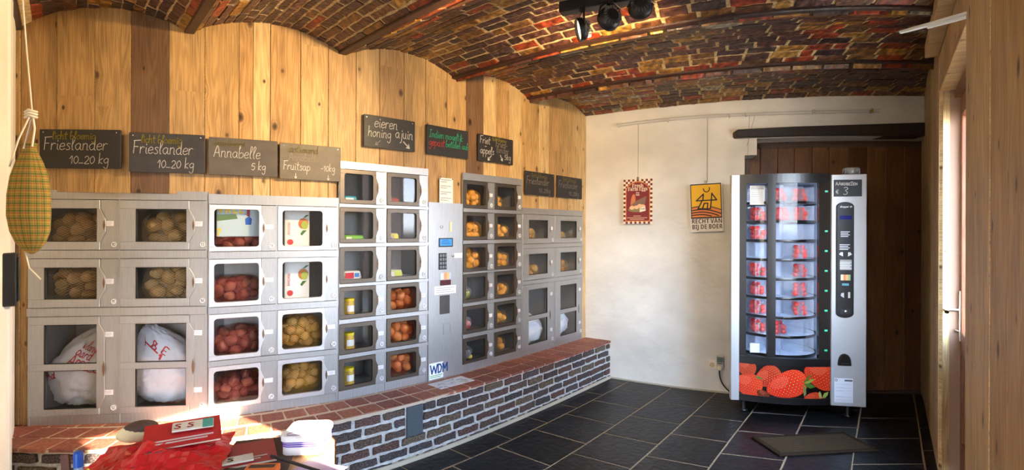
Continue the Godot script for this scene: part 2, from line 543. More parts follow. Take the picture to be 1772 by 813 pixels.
func build_ceiling():
	var cols := brick_mats()
	var mortar := mat("ceiling mortar", C(236, 206, 150), 0.85)
	tri(mortar, 3.0, noise_tex(17, 0.02, 0.55, 1.0, 4), noise_tex(18, 0.03, 0, 1, 4, 512, 8.0), 1.0)
	var iron := mat("painted iron rail", C(74, 44, 38), 0.3)
	tri(iron, 5.0, noise_tex(27, 0.05, 0.35, 1.0, 3), noise_tex(28, 0.06, 0, 1, 3, 512, 10.0), 1.0)
	var r := RandomNumberGenerator.new()
	r.seed = 5
	var shapes := []
	for i in 8:
		var mb := MB.new()
		mb.rough_block(10, 0.1, r)
		shapes.append(mb.mesh())
	var patch := FastNoiseLite.new()
	patch.seed = 3
	patch.frequency = 0.9
	for v in BEAMS.size() - 1:
		var root := structure("ceiling")
		var s0: float = BEAMS[v]
		var s1: float = BEAMS[v + 1]
		var mb := MB.new()
		for i in 14:
			for j in 24:
				var q := []
				for k in [[0, 0], [1, 0], [1, 1], [0, 1]]:
					var s := lerpf(s0, s1, (i + k[0]) / 14.0)
					q.append([s, lerpf(3.35, -0.5, (j + k[1]) / 24.0)])
				if minf(Vector2(q[0][0], q[0][1]).length(), Vector2(q[2][0], q[2][1]).length()) < 2.0:
					continue
				var p := []
				for e in q:
					p.append(at(e[0], e[1], vault(e[0]) + 0.003))
				mb.flat(p[0], p[1], p[2], p[3])
				var up := Vector3(0, 0.06, 0)
				mb.flat(p[3] + up, p[2] + up, p[1] + up, p[0] + up)
		part("mortar_bed", mb.mesh(), mortar, root)
		var courses := int(round((s1 - s0) / 0.064))
		for i in courses:
			var sa := lerpf(s0, s1, (i + 0.5) / courses)
			var t := 3.2 - r.randf() * 0.2
			while t > -0.42:
				var len := 0.205 * r.randf_range(0.9, 1.08)
				if r.randf() < 0.12: len *= 0.5
				var tm := t - len * 0.5
				if Vector2(sa, tm).length() > 2.3:
					var e := 0.02
					var a := at(sa, tm + e, 0)
					var b := at(sa, tm - e, 0)
					var x := (b - a) / (2 * e)
					var ds := (at(sa + e, tm, vault(sa + e)) - at(sa - e, tm, vault(sa - e))) / (2 * e)
					var xn := x.normalized()
					var yn := xn.cross(ds).normalized()
					if yn.y < 0: yn = -yn
					var zn := xn.cross(yn)
					var wide_ := (s1 - s0) / courses * ds.length() - r.randf_range(0.011, 0.019)
					var bs := Basis(xn * (len * x.length() - 0.02), zn * wide_, -yn * 0.04)
					bs = Basis(yn, r.randf_range(-0.012, 0.012)) * bs
					var o := at(sa, tm, vault(sa) + 0.018 + r.randf_range(-0.004, 0.003))
					var k := patch.get_noise_2d(sa, tm * 0.6) + r.randf_range(-0.5, 0.5)
					var w: int
					if k < -0.24: w = [0, 1, 9, 10, 0, 2][r.randi() % 6]
					elif k < 0.2: w = [2, 3, 0, 4, 1, 7][r.randi() % 6]
					elif k < 0.46: w = [4, 5, 3, 6, 5][r.randi() % 5]
					else: w = [7, 8, 5, 6, 11, 8][r.randi() % 6]
					part("brick", shapes[r.randi() % 8], cols[w], root, Transform3D(bs, o))
				t -= len
	# rails between the vaults
	for v in range(0, BEAMS.size() - 1):
		var sb: float = BEAMS[v]
		var prof := [[-0.032, 0.03], [-0.032, -0.002], [-0.026, -0.008], [0.026, -0.008], [0.032, -0.002], [0.032, 0.03]]
		var mb := MB.new()
		var fil := MB.new()
		for j in 40:
			var ta := lerpf(3.1, -0.45, j / 40.0)
			var tb := lerpf(3.1, -0.45, (j + 1) / 40.0)
			if Vector2(sb, ta).length() < 2.1 or Vector2(sb, tb).length() < 2.1:
				continue
			for k in prof.size() - 1:
				var p: Array = prof[k]
				var q: Array = prof[k + 1]
				var hb := 2.553 + 0.012 * v
				mb.flat(at(sb + p[0], ta, hb + p[1]), at(sb + q[0], ta, hb + q[1]), at(sb + q[0], tb, hb + q[1]), at(sb + p[0], tb, hb + p[1]))
			var hf := 2.568 + 0.012 * v
			fil.flat(at(sb + 0.03, ta, hf), at(sb + 0.085, ta, hf + 0.026), at(sb + 0.085, tb, hf + 0.026), at(sb + 0.03, tb, hf))
			fil.flat(at(sb - 0.075, ta, hf + 0.022), at(sb - 0.03, ta, hf), at(sb - 0.03, tb, hf), at(sb - 0.075, tb, hf + 0.022))
		var root := structure("trim_%d" % (v + 1))
		part("iron_rail", mb.mesh(), iron, root)
		part("mortar_fillet", fil.mesh(), mortar, root)
	var lid := MB.new()
	lid.slab(Transform3D(Basis(Vector3.RIGHT, PI / 2), Vector3(0, 2.74, 0)), PackedVector2Array([Vector2(-3.8, -6.6), Vector2(5.0, -6.6), Vector2(4.9, -5.4), Vector2(2.35, -2.15), Vector2(1.35, -0.9), Vector2(0.8, -0.1), Vector2(0.8, 1.6), Vector2(-2.2, 1.6), Vector2(-3.8, -2.4)]), -0.16, 0.0)
	tag(part("roof_slab", lid.mesh(), mat("roof slab", C(150, 130, 110), 0.9), self), "", "", "", "structure")

func build_floor():
	var slate := []
	var n := noise_tex(31, 0.01, 0.55, 1.0, 5)
	var nm := noise_tex(32, 0.02, 0, 1, 5, 512, 3.0)
	for c in [[32, 32, 34], [27, 27, 29], [36, 36, 38], [30, 29, 31]]:
		var m := mat("slate %d" % slate.size(), C(c[0], c[1], c[2]), 0.4)
		m.metallic_specular = 0.35
		tri(m, 1.6, n, nm, 0.7)
		slate.append(m)
	var r := RandomNumberGenerator.new()
	r.seed = 9
	var grout := mat("floor grout", C(196, 168, 130), 0.9)
	tri(grout, 4.0, noise_tex(33, 0.03, 0.6, 1.0, 3))
	var root := structure("floor")
	part("bed", block(-4.5, 5.2, -0.15, -0.0022, -6.4, 2.0), grout, root)
	part("slab", block(-2.7, 2.5, -0.006, -0.0005, -2.12, 1.6), slate[1], root)
	var rows := [[2.66, 2.37, 1.96], [2.37, 1.92, 2.61], [1.92, 1.485, 2.84], [1.485, 1.05, 3.05], [1.05, 0.62, 3.27], [0.62, 0.19, 3.47], [0.19, -0.26, 3.27], [-0.26, -0.4, 3.47]]
	for w in rows:
		for k in range(-9, 7):
			var sa: float = w[2] + 0.407 * k
			var sb := minf(sa + 0.407, 4.85)
			if sb - sa < 0.03 or Vector2(sb, w[0]).length() < 2.2 or Vector2(sa, w[1]).length() < 2.0 or sa < -0.4:
				continue
			var g := 0.0058
			var mb := MB.new()
			var p := [at(sa + g, w[0] - g), at(sb - g, w[0] - g), at(sb - g, w[1] + g), at(sa + g, w[1] + g)]
			var mid: Vector3 = (p[0] + p[2]) / 2
			var q := []
			for i in 4:
				p[i] += Vector3(r.randf_range(-0.0015, 0.0015), 0, r.randf_range(-0.0015, 0.0015)) - mid
				q.append(p[i] - p[i].normalized() * 0.003 + Vector3(0, r.randf_range(-0.0008, 0.0008), 0))
				p[i].y = -0.0018
			mb.flat(q[3], q[2], q[1], q[0])
			for i in 4:
				var j := (i + 1) % 4
				mb.flat(p[j], p[i], q[i], q[j])
				mb.flat(p[j] - Vector3(0, 0.01, 0), p[i] - Vector3(0, 0.01, 0), p[i], p[j])
			part("tile", mb.mesh(), slate[r.randi() % 4], root, Transform3D(Basis(), mid))

func build_left_wall():
	var pine := []
	for c in [[206, 172, 120], [196, 160, 108], [214, 184, 134], [190, 152, 102]]:
		for k in 2:
			pine.append(wood("pine board %d" % pine.size(), C(c[0], c[1], c[2]), k))
	var dark := wood("weathered dark board", C(122, 92, 64), 1)
	var region := PackedVector2Array([Vector2(-0.3, BENCH - 0.01), Vector2(-0.188, BENCH - 0.01), Vector2(-0.188, 1.655), Vector2(1.683, 1.645), Vector2(1.683, 1.875), Vector2(2.416, 1.875), Vector2(2.416, 1.645), Vector2(2.754, 1.645), Vector2(2.754, 1.875), Vector2(3.459, 1.875), Vector2(3.459, 1.638), Vector2(4.413, 1.638), Vector2(4.413, BENCH - 0.01), Vector2(4.52, BENCH - 0.01)])
	var top := []
	for i in 100:
		var s := lerpf(4.52, -0.3, i / 99.0)
		region.append(Vector2(s, vault(s) + 0.02))
	var r := RandomNumberGenerator.new()
	r.seed = 4
	var root := structure("wall_left")
	var joints := [-0.3, -0.226, -0.027, 0.184, 0.384, 0.602, 0.812, 1.02, 1.11, 1.22, 1.422, 1.616, 1.822, 2.009, 2.213, 2.406, 2.612, 2.809, 3.001, 3.15, 3.315, 3.474, 3.718, 3.866, 4.012, 4.175, 4.327, 4.52]
	var back := MB.new()
	for i in joints.size() - 1:
		var j0: float = joints[i]
		var j1: float = joints[i + 1]
		var f := chord(at(j0, D + 0.02), at(j1, D + 0.02))
		var k := at(j0, D + 0.02).distance_to(at(j1, D + 0.02)) / (j1 - j0)
		var m: Material = dark if i == 4 or i == 17 else pine[r.randi() % 8]
		for pass_ in 2:
			var g := 0.0016 if pass_ == 0 else -0.001
			for piece in Geometry2D.intersect_polygons(rect(j0 + g, 0, j1 - g, 3), region):
				var pts := PackedVector2Array()
				for p in piece:
					pts.append(Vector2((p.x - j0) * k, p.y))
				if pass_ == 0:
					var mb := MB.new()
					mb.off = Vector2(r.randf() * 3.0, r.randf() * 3.0)
					mb.slab(Transform3D(), pts, -0.022, r.randf_range(0.0, 0.003), 0.0016)
					part("plank", mb.mesh(), m, root, f)
				else:
					back.slab(f, pts, -0.06, -0.024)
	part("backing", back.mesh(), mat("wall backing", C(60, 48, 38), 0.9), root)
	var shell := MB.new()
	strip(shell, wall_line_s(D + 0.56, -0.5, 4.75, 24), -0.1, 2.75, 0.12)
	part("masonry", shell.mesh(), mat("outer masonry", C(150, 120, 100), 0.9), root)

func build_bench():
	var lime := mat("lime mortar", C(222, 220, 214), 0.9)
	tri(lime, 3.0, noise_tex(41, 0.02, 0.72, 1.0, 4), noise_tex(42, 0.03, 0, 1, 4, 512, 8.0), 1.0)
	var root := structure("wall_ledge")
	var core := MB.new()
	var prof := [[D + 0.5, 0.0], [2.594, 0.0], [2.594, 0.35], [D + 0.5, 0.35]]
	var n := 40
	for i in n:
		var a := lerpf(-0.3, 4.53, float(i) / n)
		var b := lerpf(-0.3, 4.53, float(i + 1) / n)
		for k in 4:
			var p: Array = prof[k]
			var q: Array = prof[(k + 1) % 4]
			core.flat(at(a, p[0], p[1]), at(b, p[0], p[1]), at(b, q[0], q[1]), at(a, q[0], q[1]))
	part("mortar_core", core.mesh(), lime, root)
	var skirt := MB.new()
	for i in n:
		var a := lerpf(-0.3, 4.5, float(i) / n)
		var b := lerpf(-0.3, 4.5, float(i + 1) / n)
		skirt.flat(at(a, 2.568, 0.0), at(b, 2.568, 0.0), at(b, 2.575, 0.022), at(a, 2.575, 0.022))
		skirt.flat(at(a, 2.575, 0.022), at(b, 2.575, 0.022), at(b, 2.6, 0.026), at(a, 2.6, 0.026))
	var sk := mat("mortar fillet", C(176, 166, 146), 0.9)
	part("mortar_fillet", skirt.mesh(), sk, root)
	var r := RandomNumberGenerator.new()
	r.seed = 12
	var bn := noise_tex(43, 0.035, 0.1, 1.0, 5)
	var bb := noise_tex(44, 0.04, 0, 1, 4, 512, 9.0)
	var bm := []
	for c in [[140, 112, 100], [150, 122, 104], [128, 108, 104], [168, 144, 114], [118, 104, 102], [156, 112, 98], [134, 114, 114]]:
		var m := mat("ledge brick %d" % bm.size(), C(c[0], c[1], c[2]), 0.8)
		tri(m, 4.5, bn, bb, 1.0)
		bm.append(m)
	var shapes := []
	for i in 10:
		var mb := MB.new()
		mb.rough_block(12, 0.09, r)
		shapes.append(mb.mesh())
	for row in 6:
		var h := 0.318 - 0.0625 * row
		var s := -0.3 - (0.11 if row % 2 else 0.0)
		while s < 4.5:
			var len := 0.214 + r.randf_range(-0.012, 0.012)
			var a := maxf(s, -0.3)
			var b := minf(s + len - 0.027, 4.49)
			s += len
			if b - a < 0.03: continue
			if row < 3 and b > 2.015 and a < 2.145:      # the slate panel sits here
				if 2.015 - a > 0.04: b = 2.005
				elif b - 2.145 > 0.04: a = 2.155
				else: continue
			var f := chord(at(a, 2.594), at(b, 2.594))
			var L := at(a, 2.594).distance_to(at(b, 2.594))
			var hh := 0.041 + r.randf_range(-0.003, 0.003)
			f = f * shift(L / 2, h + r.randf_range(-0.002, 0.002), 0.0)
			f.basis = f.basis * Basis(Vector3(0, 0, 1), r.randf_range(-0.015, 0.015))
			f.basis = f.basis * Basis.from_scale(Vector3(L, hh, 0.022 + r.randf_range(0, 0.006)))
			part("brick", shapes[r.randi() % 10], bm[r.randi() % bm.size()], root, f)
	var sp := mat("blue slate panel", C(82, 92, 98), 0.5)
	tri(sp, 6.0, noise_tex(45, 0.03, 0.7, 1.0, 4))
	var pf := chord(at(2.02, 2.594), at(2.14, 2.594))
	part("slate_panel", block(0, 0.118, 0.155, 0.342, -0.02, 0.012, 0.002), sp, root, pf)
	var terra := []
	var tn := noise_tex(46, 0.02, 0.6, 1.0, 5)
	for c in [[176, 104, 78], [164, 92, 70], [186, 114, 84], [152, 86, 68], [180, 96, 70]]:
		var m := mat("terracotta %d" % terra.size(), C(c[0], c[1], c[2]), 0.6)
		tri(m, 3.5, tn, bb, 0.35)
		terra.append(m)
	part("tile_bed", _bench_bed(), mat("tile grout", C(188, 170, 148), 0.9), root)
	var tiles := []
	for i in 4:
		var mb := MB.new()
		mb.box(Transform3D(), Vector3(1, 1, 1), 0.05, 0.012, r)
		tiles.append(mb.mesh())
	for row in 3:
		var t0: float = [2.572, 2.716, 2.86][row]
		var k := 0
		while true:
			var a := -0.3 + 0.1433 * k
			if a > 4.48: break
			k += 1
			var b := minf(a + 0.1433, 4.495)
			var w0 := at(a, t0 + 0.07)
			var w1 := at(b, t0 + 0.07)
			var f := chord(w0, w1)
			var L := w0.distance_to(w1)
			f = f * shift(L / 2, BENCH - 0.0095 + r.randf_range(-0.0012, 0.0012), 0)
			f.basis = f.basis * Basis.from_scale(Vector3(L - 0.009 - r.randf() * 0.003, 0.019, 0.134))
			part("tile", tiles[r.randi() % 4], terra[r.randi() % 5], root, f)

func _bench_bed() -> ArrayMesh:
	var mb := MB.new()
	for i in 40:
		var a := lerpf(-0.3, 4.53, i / 40.0)
		var b := lerpf(-0.3, 4.53, (i + 1) / 40.0)
		mb.flat(at(a, 2.58, BENCH - 0.003), at(b, 2.58, BENCH - 0.003), at(b, 3.0, BENCH - 0.003), at(a, 3.0, BENCH - 0.003))
		mb.flat(at(a, 2.58, BENCH - 0.024), at(b, 2.58, BENCH - 0.024), at(b, 2.58, BENCH - 0.006), at(a, 2.58, BENCH - 0.006))
	return mb.mesh()

func build_back_wall():
	var lime := mat("white limewashed plaster", C(226, 220, 208), 0.85)
	tri(lime, 0.8, noise_tex(51, 0.006, 0.88, 1.0, 5), noise_tex(52, 0.015, 0, 1, 5, 512, 5.0), 0.5)
	var mb := MB.new()
	strip(mb, wall_line_t(BACK, 3.5, 1.229, 14), -0.1, 2.75, 0.24)
	strip(mb, wall_line_t(BACK, 1.229, 1.118, 1), 2.126, 2.75, 0.24)
	strip(mb, wall_line_t(BACK, 1.118, -0.6, 10), 2.27, 2.75, 0.24)
	var root := structure("wall_back")
	part("plaster", mb.mesh(), lime, root)
	var base := MB.new()
	strip(base, wall_line_t(BACK - 0.012, 2.6, 1.23, 8), 0, 0.012, 0.02)
	part("mortar_fillet", base.mesh(), mat("mortar fillet", C(176, 166, 146), 0.9), root)
	# the boarded niche behind the machine
	var niche := structure("wall_niche")
	var shell := MB.new()
	strip(shell, wall_line_t(BACK + 0.26, 1.6, -0.9, 12), -0.1, 2.75, 0.15)
	part("backing", shell.mesh(), mat("wall backing", C(60, 48, 38), 0.9), niche)
	var r := RandomNumberGenerator.new()
	r.seed = 21
	var t := 1.32
	var tones := [wood("stained board 1", C(116, 78, 46), 0), wood("stained board 2", C(104, 68, 40), 1), wood("stained board 3", C(124, 86, 52), 1)]
	while t > -0.45:
		var w := 0.165 + r.randf_range(-0.01, 0.012)
		var f := chord(at(BACK + 0.235, t - 0.002), at(BACK + 0.235, t - w + 0.002))
		var L := at(BACK + 0.235, t - 0.002).distance_to(at(BACK + 0.235, t - w + 0.002))
		var p := MB.new()
		p.off = Vector2(r.randf() * 3, r.randf() * 3)
		p.slab(Transform3D(), rect(0, 0.02, L, 2.36), -0.02, 0.0, 0.003)
		part("plank", p.mesh(), tones[r.randi() % 3], niche, f)
		t -= w
	var bb := MB.new()
	strip(bb, wall_line_t(BACK + 0.225, 1.22, -0.34, 8), 2.215, 2.262, 0.02)
	strip(bb, wall_line_t(BACK + 0.21, 1.22, -0.34, 8), 0.0, 0.02, 0.03)
	part("batten", bb.mesh(), mat("dark batten", C(70, 52, 38), 0.7), niche)
	# oak lintel over the niche
	var a := at(BACK - 0.045, 1.309)
	var b := at(BACK - 0.045, -0.345)
	var lin := MB.new()
	var L := a.distance_to(b)
	lin.slab(Transform3D(), PackedVector2Array([Vector2(0.012, 2.277), Vector2(L, 2.268), Vector2(L, 2.375), Vector2(0.5, 2.36), Vector2(0.015, 2.343), Vector2(0, 2.33), Vector2(0, 2.29)]), -0.16, 0.045, 0.006)
	var dk := wood("black stained oak", C(46, 36, 32), 0, 0.6)
	tag(part("lintel_beam", lin.mesh(), dk, self, chord(a, b)), "", "", "", "structure")

func plank_row(root: Node3D, a: Vector3, b: Vector3, h0: float, h1: float, w: float, tones: Array, r: RandomNumberGenerator):
	var f := chord(a, b)
	var L := a.distance_to(b)
	var n := maxi(1, int(round(L / w)))
	for i in n:
		var mb := MB.new()
		mb.off = Vector2(r.randf() * 3, r.randf() * 3)
		mb.slab(Transform3D(), rect(L * i / n + 0.0015, h0, L * (i + 1) / n - 0.0015, h1), -0.022, r.randf_range(-0.001, 0.002), 0.002)
		part("plank", mb.mesh(), tones[r.randi() % tones.size()], root, f)

func build_right_wall():
	var r := RandomNumberGenerator.new()
	r.seed = 33
	var tones := [wood("pine wall board 1", C(212, 182, 134), 0), wood("pine wall board 2", C(202, 170, 120), 1), wood("pine wall board 3", C(220, 192, 144), 1)]
	var root := structure("wall_right")
	for i in 6:
		plank_row(root, at(4.74 - 0.2633 * i, -0.335), at(4.74 - 0.2633 * (i + 1), -0.335), 0.0, 2.74, 0.13, tones, r)
	# doorway: far jamb, head and threshold
	var jf := at(3.16, -0.335)
	var jb := at(3.16, -0.62)
	plank_row(root, Vector3(jb.x, 0, jb.z), Vector3(jf.x, 0, jf.z), 0.0, 2.35, 0.16, [tones[2]], r)
	var p0 := at(3.16, -0.335)
	var p1 := Vector3(1.832, 0, -2.117)
	plank_row(root, p0, p1, 2.33, 2.74, 0.3, tones, r)
	var hd := chord(p0, p1)
	part("door_head", block(0, p0.distance_to(p1), 2.30, 2.34, -0.36, 0.0, 0.003), tones[1], root, hd)
	part("ceiling_plate", block(-0.02, p0.distance_to(p1), 2.52, 2.6, 0.0, 0.07, 0.004), tones[0], root, hd)
	# boarded wall on the entrance side, with an added opening, out of view, that makes the sun patch
	var e := Vector3(0.46, 0, -0.17)
	var d := (e - p1).normalized()
	plank_row(root, p1, p1 + d * 1.14, 0.0, 2.74, 0.28, tones, r)
	plank_row(root, p1 + d * 1.14, p1 + d * 1.79, 0.0, SUN_LOW, 0.165, tones, r)
	plank_row(root, p1 + d * 1.14, p1 + d * 1.79, SUN_HIGH, 2.74, 0.165, tones, r)
	plank_row(root, p1 + d * 1.79, e, 0.0, 2.74, 0.165, tones, r)
	part("jamb", block(-0.02, 0.0, 0.0, 2.74, -0.14, 0.0), tones[0], root, chord(p1, e))
	var m := MB.new()
	var wl := []
	for i in 7:
		wl.append(plan(4.9 - 1.74 * i / 6.0, -0.36))
	strip(m, wl, -0.1, 2.75, 0.3)
	var q := func(k: float) -> Vector2:
		var o := d.cross(Vector3.UP) * -0.024
		return Vector2(p1.x + d.x * k + o.x, p1.z + d.z * k + o.z)
	strip(m, [q.call(0.0), q.call(1.14)], -0.1, 2.75, 0.1)
	strip(m, [q.call(1.14), q.call(1.79)], -0.1, SUN_LOW, 0.1)
	strip(m, [q.call(1.14), q.call(1.79)], SUN_HIGH, 2.75, 0.1)
	strip(m, [q.call(1.79), q.call(2.38)], -0.1, 2.75, 0.1)
	var o3 := hd.basis.z * -0.03
	strip(m, [Vector2(p0.x + o3.x, p0.z + o3.z), Vector2(p1.x + o3.x, p1.z + o3.z)], 2.34, 2.75, 0.3)
	part("masonry", m.mesh(), mat("outer masonry", C(150, 120, 100), 0.9), root)
	build_door()

func build_door():
	var a := at(3.15, -0.445)
	var b := at(2.09, -0.445)
	var f := chord(a, b)
	var L := a.distance_to(b)
	var root := structure("door_1", f)
	var fr := wood("red brown door timber", C(142, 88, 56), 0, 0.4)
	var mb := MB.new()
	bx(mb, 0.0, 0.03, 0.0, 2.3, -0.08, 0.02, 0.004)
	bx(mb, 0.045, L, 2.255, 2.3, -0.08, 0.02, 0.004)
	part("frame", mb.mesh(), fr, root)
	var leaf := MB.new()
	bx(leaf, 0.035, 0.085, 0.02, 2.25, -0.06, -0.01, 0.004)
	bx(leaf, L - 0.13, L - 0.02, 0.02, 2.25, -0.06, -0.01, 0.004)
	bx(leaf, 0.085, L - 0.13, 2.14, 2.25, -0.06, -0.01, 0.004)
	bx(leaf, 0.085, L - 0.13, 0.02, 0.2, -0.06, -0.01, 0.004)
	bx(leaf, 0.085, L - 0.13, 0.72, 0.86, -0.06, -0.01, 0.004)
	bx(leaf, 0.085, L - 0.13, 0.2, 0.72, -0.05, -0.025, 0.004)
	part("leaf", leaf.mesh(), fr, root)
	part("pane", block(0.08, L - 0.125, 0.855, 2.145, -0.038, -0.032), glass(), root)
	var chrome := mat("satin steel fitting", C(200, 200, 200), 0.25, 1.0)
	var h := MB.new()
	bx(h, 0.042, 0.078, 0.8, 1.1, -0.01, -0.002, 0.002)
	h.tube([Vector3(0.06, 0.985, -0.004), Vector3(0.06, 0.985, 0.05), Vector3(0.07, 0.985, 0.06), Vector3(0.18, 0.982, 0.062)], 0.011, 10)
	h.lathe(Transform3D(Basis(Vector3.RIGHT, -PI / 2), Vector3(0.06, 0.86, -0.004)), [Vector2(0.011, 0), Vector2(0.011, -0.02), Vector2(0.0, -0.02)], 12)
	part("handle", h.mesh(), chrome, root)

const SUN_LOW := 0.95
const SUN_HIGH := 1.8

func build_entrance():
	var lime := mat("white limewashed plaster", C(226, 220, 208), 0.85)
	var l := wall_line_s(0, 0, 0, 0)
	l = [Vector2(-1.75, 1.1), Vector2(-1.75, -1.0), Vector2(-2.19, -2.0), plan(-0.25, 2.4), plan(-0.255, 2.6), plan(-0.25, 2.75), plan(-0.255, 3.5)]
	var m := MB.new()
	strip(m, l, -0.1, 2.75, 0.2)
	var root := structure("wall_front")
	part("plaster", m.mesh(), lime, root)
	var cas := MB.new()
	strip(cas, [plan(-0.235, 2.43), plan(-0.235, 2.52)], 0.0, 2.6, 0.03)
	part("casing", cas.mesh(), mat("white gloss paint", C(228, 226, 220), 0.4), root)
	var rear := MB.new()
	strip(rear, [Vector2(0.5, 1.1), Vector2(-1.05, 1.1)], -0.1, 2.75, 0.2)
	strip(rear, [Vector2(-1.05, 1.1), Vector2(-1.5, 1.1)], 2.3, 2.75, 0.2)  # opening below is out of view, sized for the daylight it lets in
	strip(rear, [Vector2(-1.5, 1.1), Vector2(-1.75, 1.1)], -0.1, 2.75, 0.2)
	strip(rear, [Vector2(0.46, -0.17), Vector2(0.46, 1.1)], -0.1, 2.75, 0.2)
	tag(part("wall_rear", rear.mesh(), lime, self), "", "", "", "structure")
	var g := block(-12, 14, -0.25, -0.16, -14, 14)
	var shade_wall := MB.new()  # added wall out of view, keeps the sun off the glazed door
	strip(shade_wall, [Vector2(6.89, 2.3), Vector2(8.49, -0.07)], -0.2, 6.0, 0.4)
	tag(part("added_shade_wall", shade_wall.mesh(), mat("outer masonry", C(150, 120, 100), 0.9), self), "", "", "", "structure")
	tag(part("ground", g, mat("yard paving", C(150, 146, 138), 0.9), self), "", "", "", "structure")

func glass() -> StandardMaterial3D:
	if not mats.has("clear glass"):
		var m := mat("clear glass", Color(0.1, 0.1, 0.1, 0.03), 0.02)
		m.transparency = BaseMaterial3D.TRANSPARENCY_ALPHA
		m.metallic_specular = 0.28
	return mats["clear glass"]

# ---------------------------------------------------------------- lockers
func steel() -> StandardMaterial3D:
	if not mats.has("brushed steel"):
		var m := mat("brushed steel", C(182, 182, 181), 0.34, 0.8)
		var f := noise_tex(61, 0.02, 0.93, 1.0, 4)
		m.albedo_texture = f
		m.roughness_texture = noise_tex(62, 0.03, 0.86, 1.0, 3)
		m.roughness_texture_channel = BaseMaterial3D.TEXTURE_CHANNEL_RED
		m.roughness = 0.47
		m.uv1_triplanar = true
		m.uv1_scale = Vector3(9.0, 0.6, 9.0)
	return mats["brushed steel"]

func framed(mb: MB, x0: float, x1: float, y0: float, y1: float, wins: Array, rad: float, z0: float, z1: float):
	# a door leaf with window openings stacked one over another; wins: [x0, y0, x1, y1] from bottom to top
	var yb := y0
	for w in wins:
		bx(mb, x0, x1, yb, w[1], z0, z1, 0.0015)
		bx(mb, x0, w[0], w[1], w[3], z0, z1)
		bx(mb, w[2], x1, w[1], w[3], z0, z1)
		if rad > 0.0:
			for c in [[w[0], w[1], 1, 1], [w[2], w[1], -1, 1], [w[2], w[3], -1, -1], [w[0], w[3], 1, -1]]:
				var p := PackedVector2Array([Vector2(c[0], c[1])])
				for i in 6:
					var a := PI / 2 * i / 5
					p.append(Vector2(c[0] + c[2] * rad * (1 - sin(a)), c[1] + c[3] * rad * (1 - cos(a))))
				mb.slab(Transform3D(), p, z0, z1)
		yb = w[3]
	bx(mb, x0, x1, yb, y1, z0, z1, 0.0015)

func label_card() -> ArrayMesh:
	if not mats.has("_card"):
		var mb := MB.new()
		mb.col = Color(0.82, 0.82, 0.84)
		bx(mb, -0.026, 0.026, -0.014, 0.014, 0, 0.0015)
		mb.col = Color(0.3, 0.3, 0.34)
		for i in 3:
			var w: float = [0.016, 0.018, 0.012][i]
			mb.flat(Vector3(-w, 0.006 - i * 0.006, 0.0018), Vector3(w, 0.006 - i * 0.006, 0.0018), Vector3(w, 0.0072 - i * 0.006, 0.0018), Vector3(-w, 0.0072 - i * 0.006, 0.0018))
		mats["_card"] = mb.mesh()
	return mats["_card"]

func painted() -> StandardMaterial3D:      # print and paint: colour comes with the mesh
	if not mats.has("print"):
		var m := mat("print", Color.WHITE, 0.6)
		m.vertex_color_use_as_albedo = true
	return mats["print"]

func lens_mesh(w: float, h: float) -> ArrayMesh:
	var p := PackedVector2Array()
	for i in 9:
		p.append(Vector2(w * 0.5 * sin(PI * i / 8), -h / 2 + h * i / 8))
	for i in range(1, 8):
		p.append(Vector2(-w * 0.5 * sin(PI * i / 8), h / 2 - h * i / 8))
	var mb := MB.new()
	mb.slab(Transform3D(), p, 0, 0.004, 0.001)
	return mb.mesh()

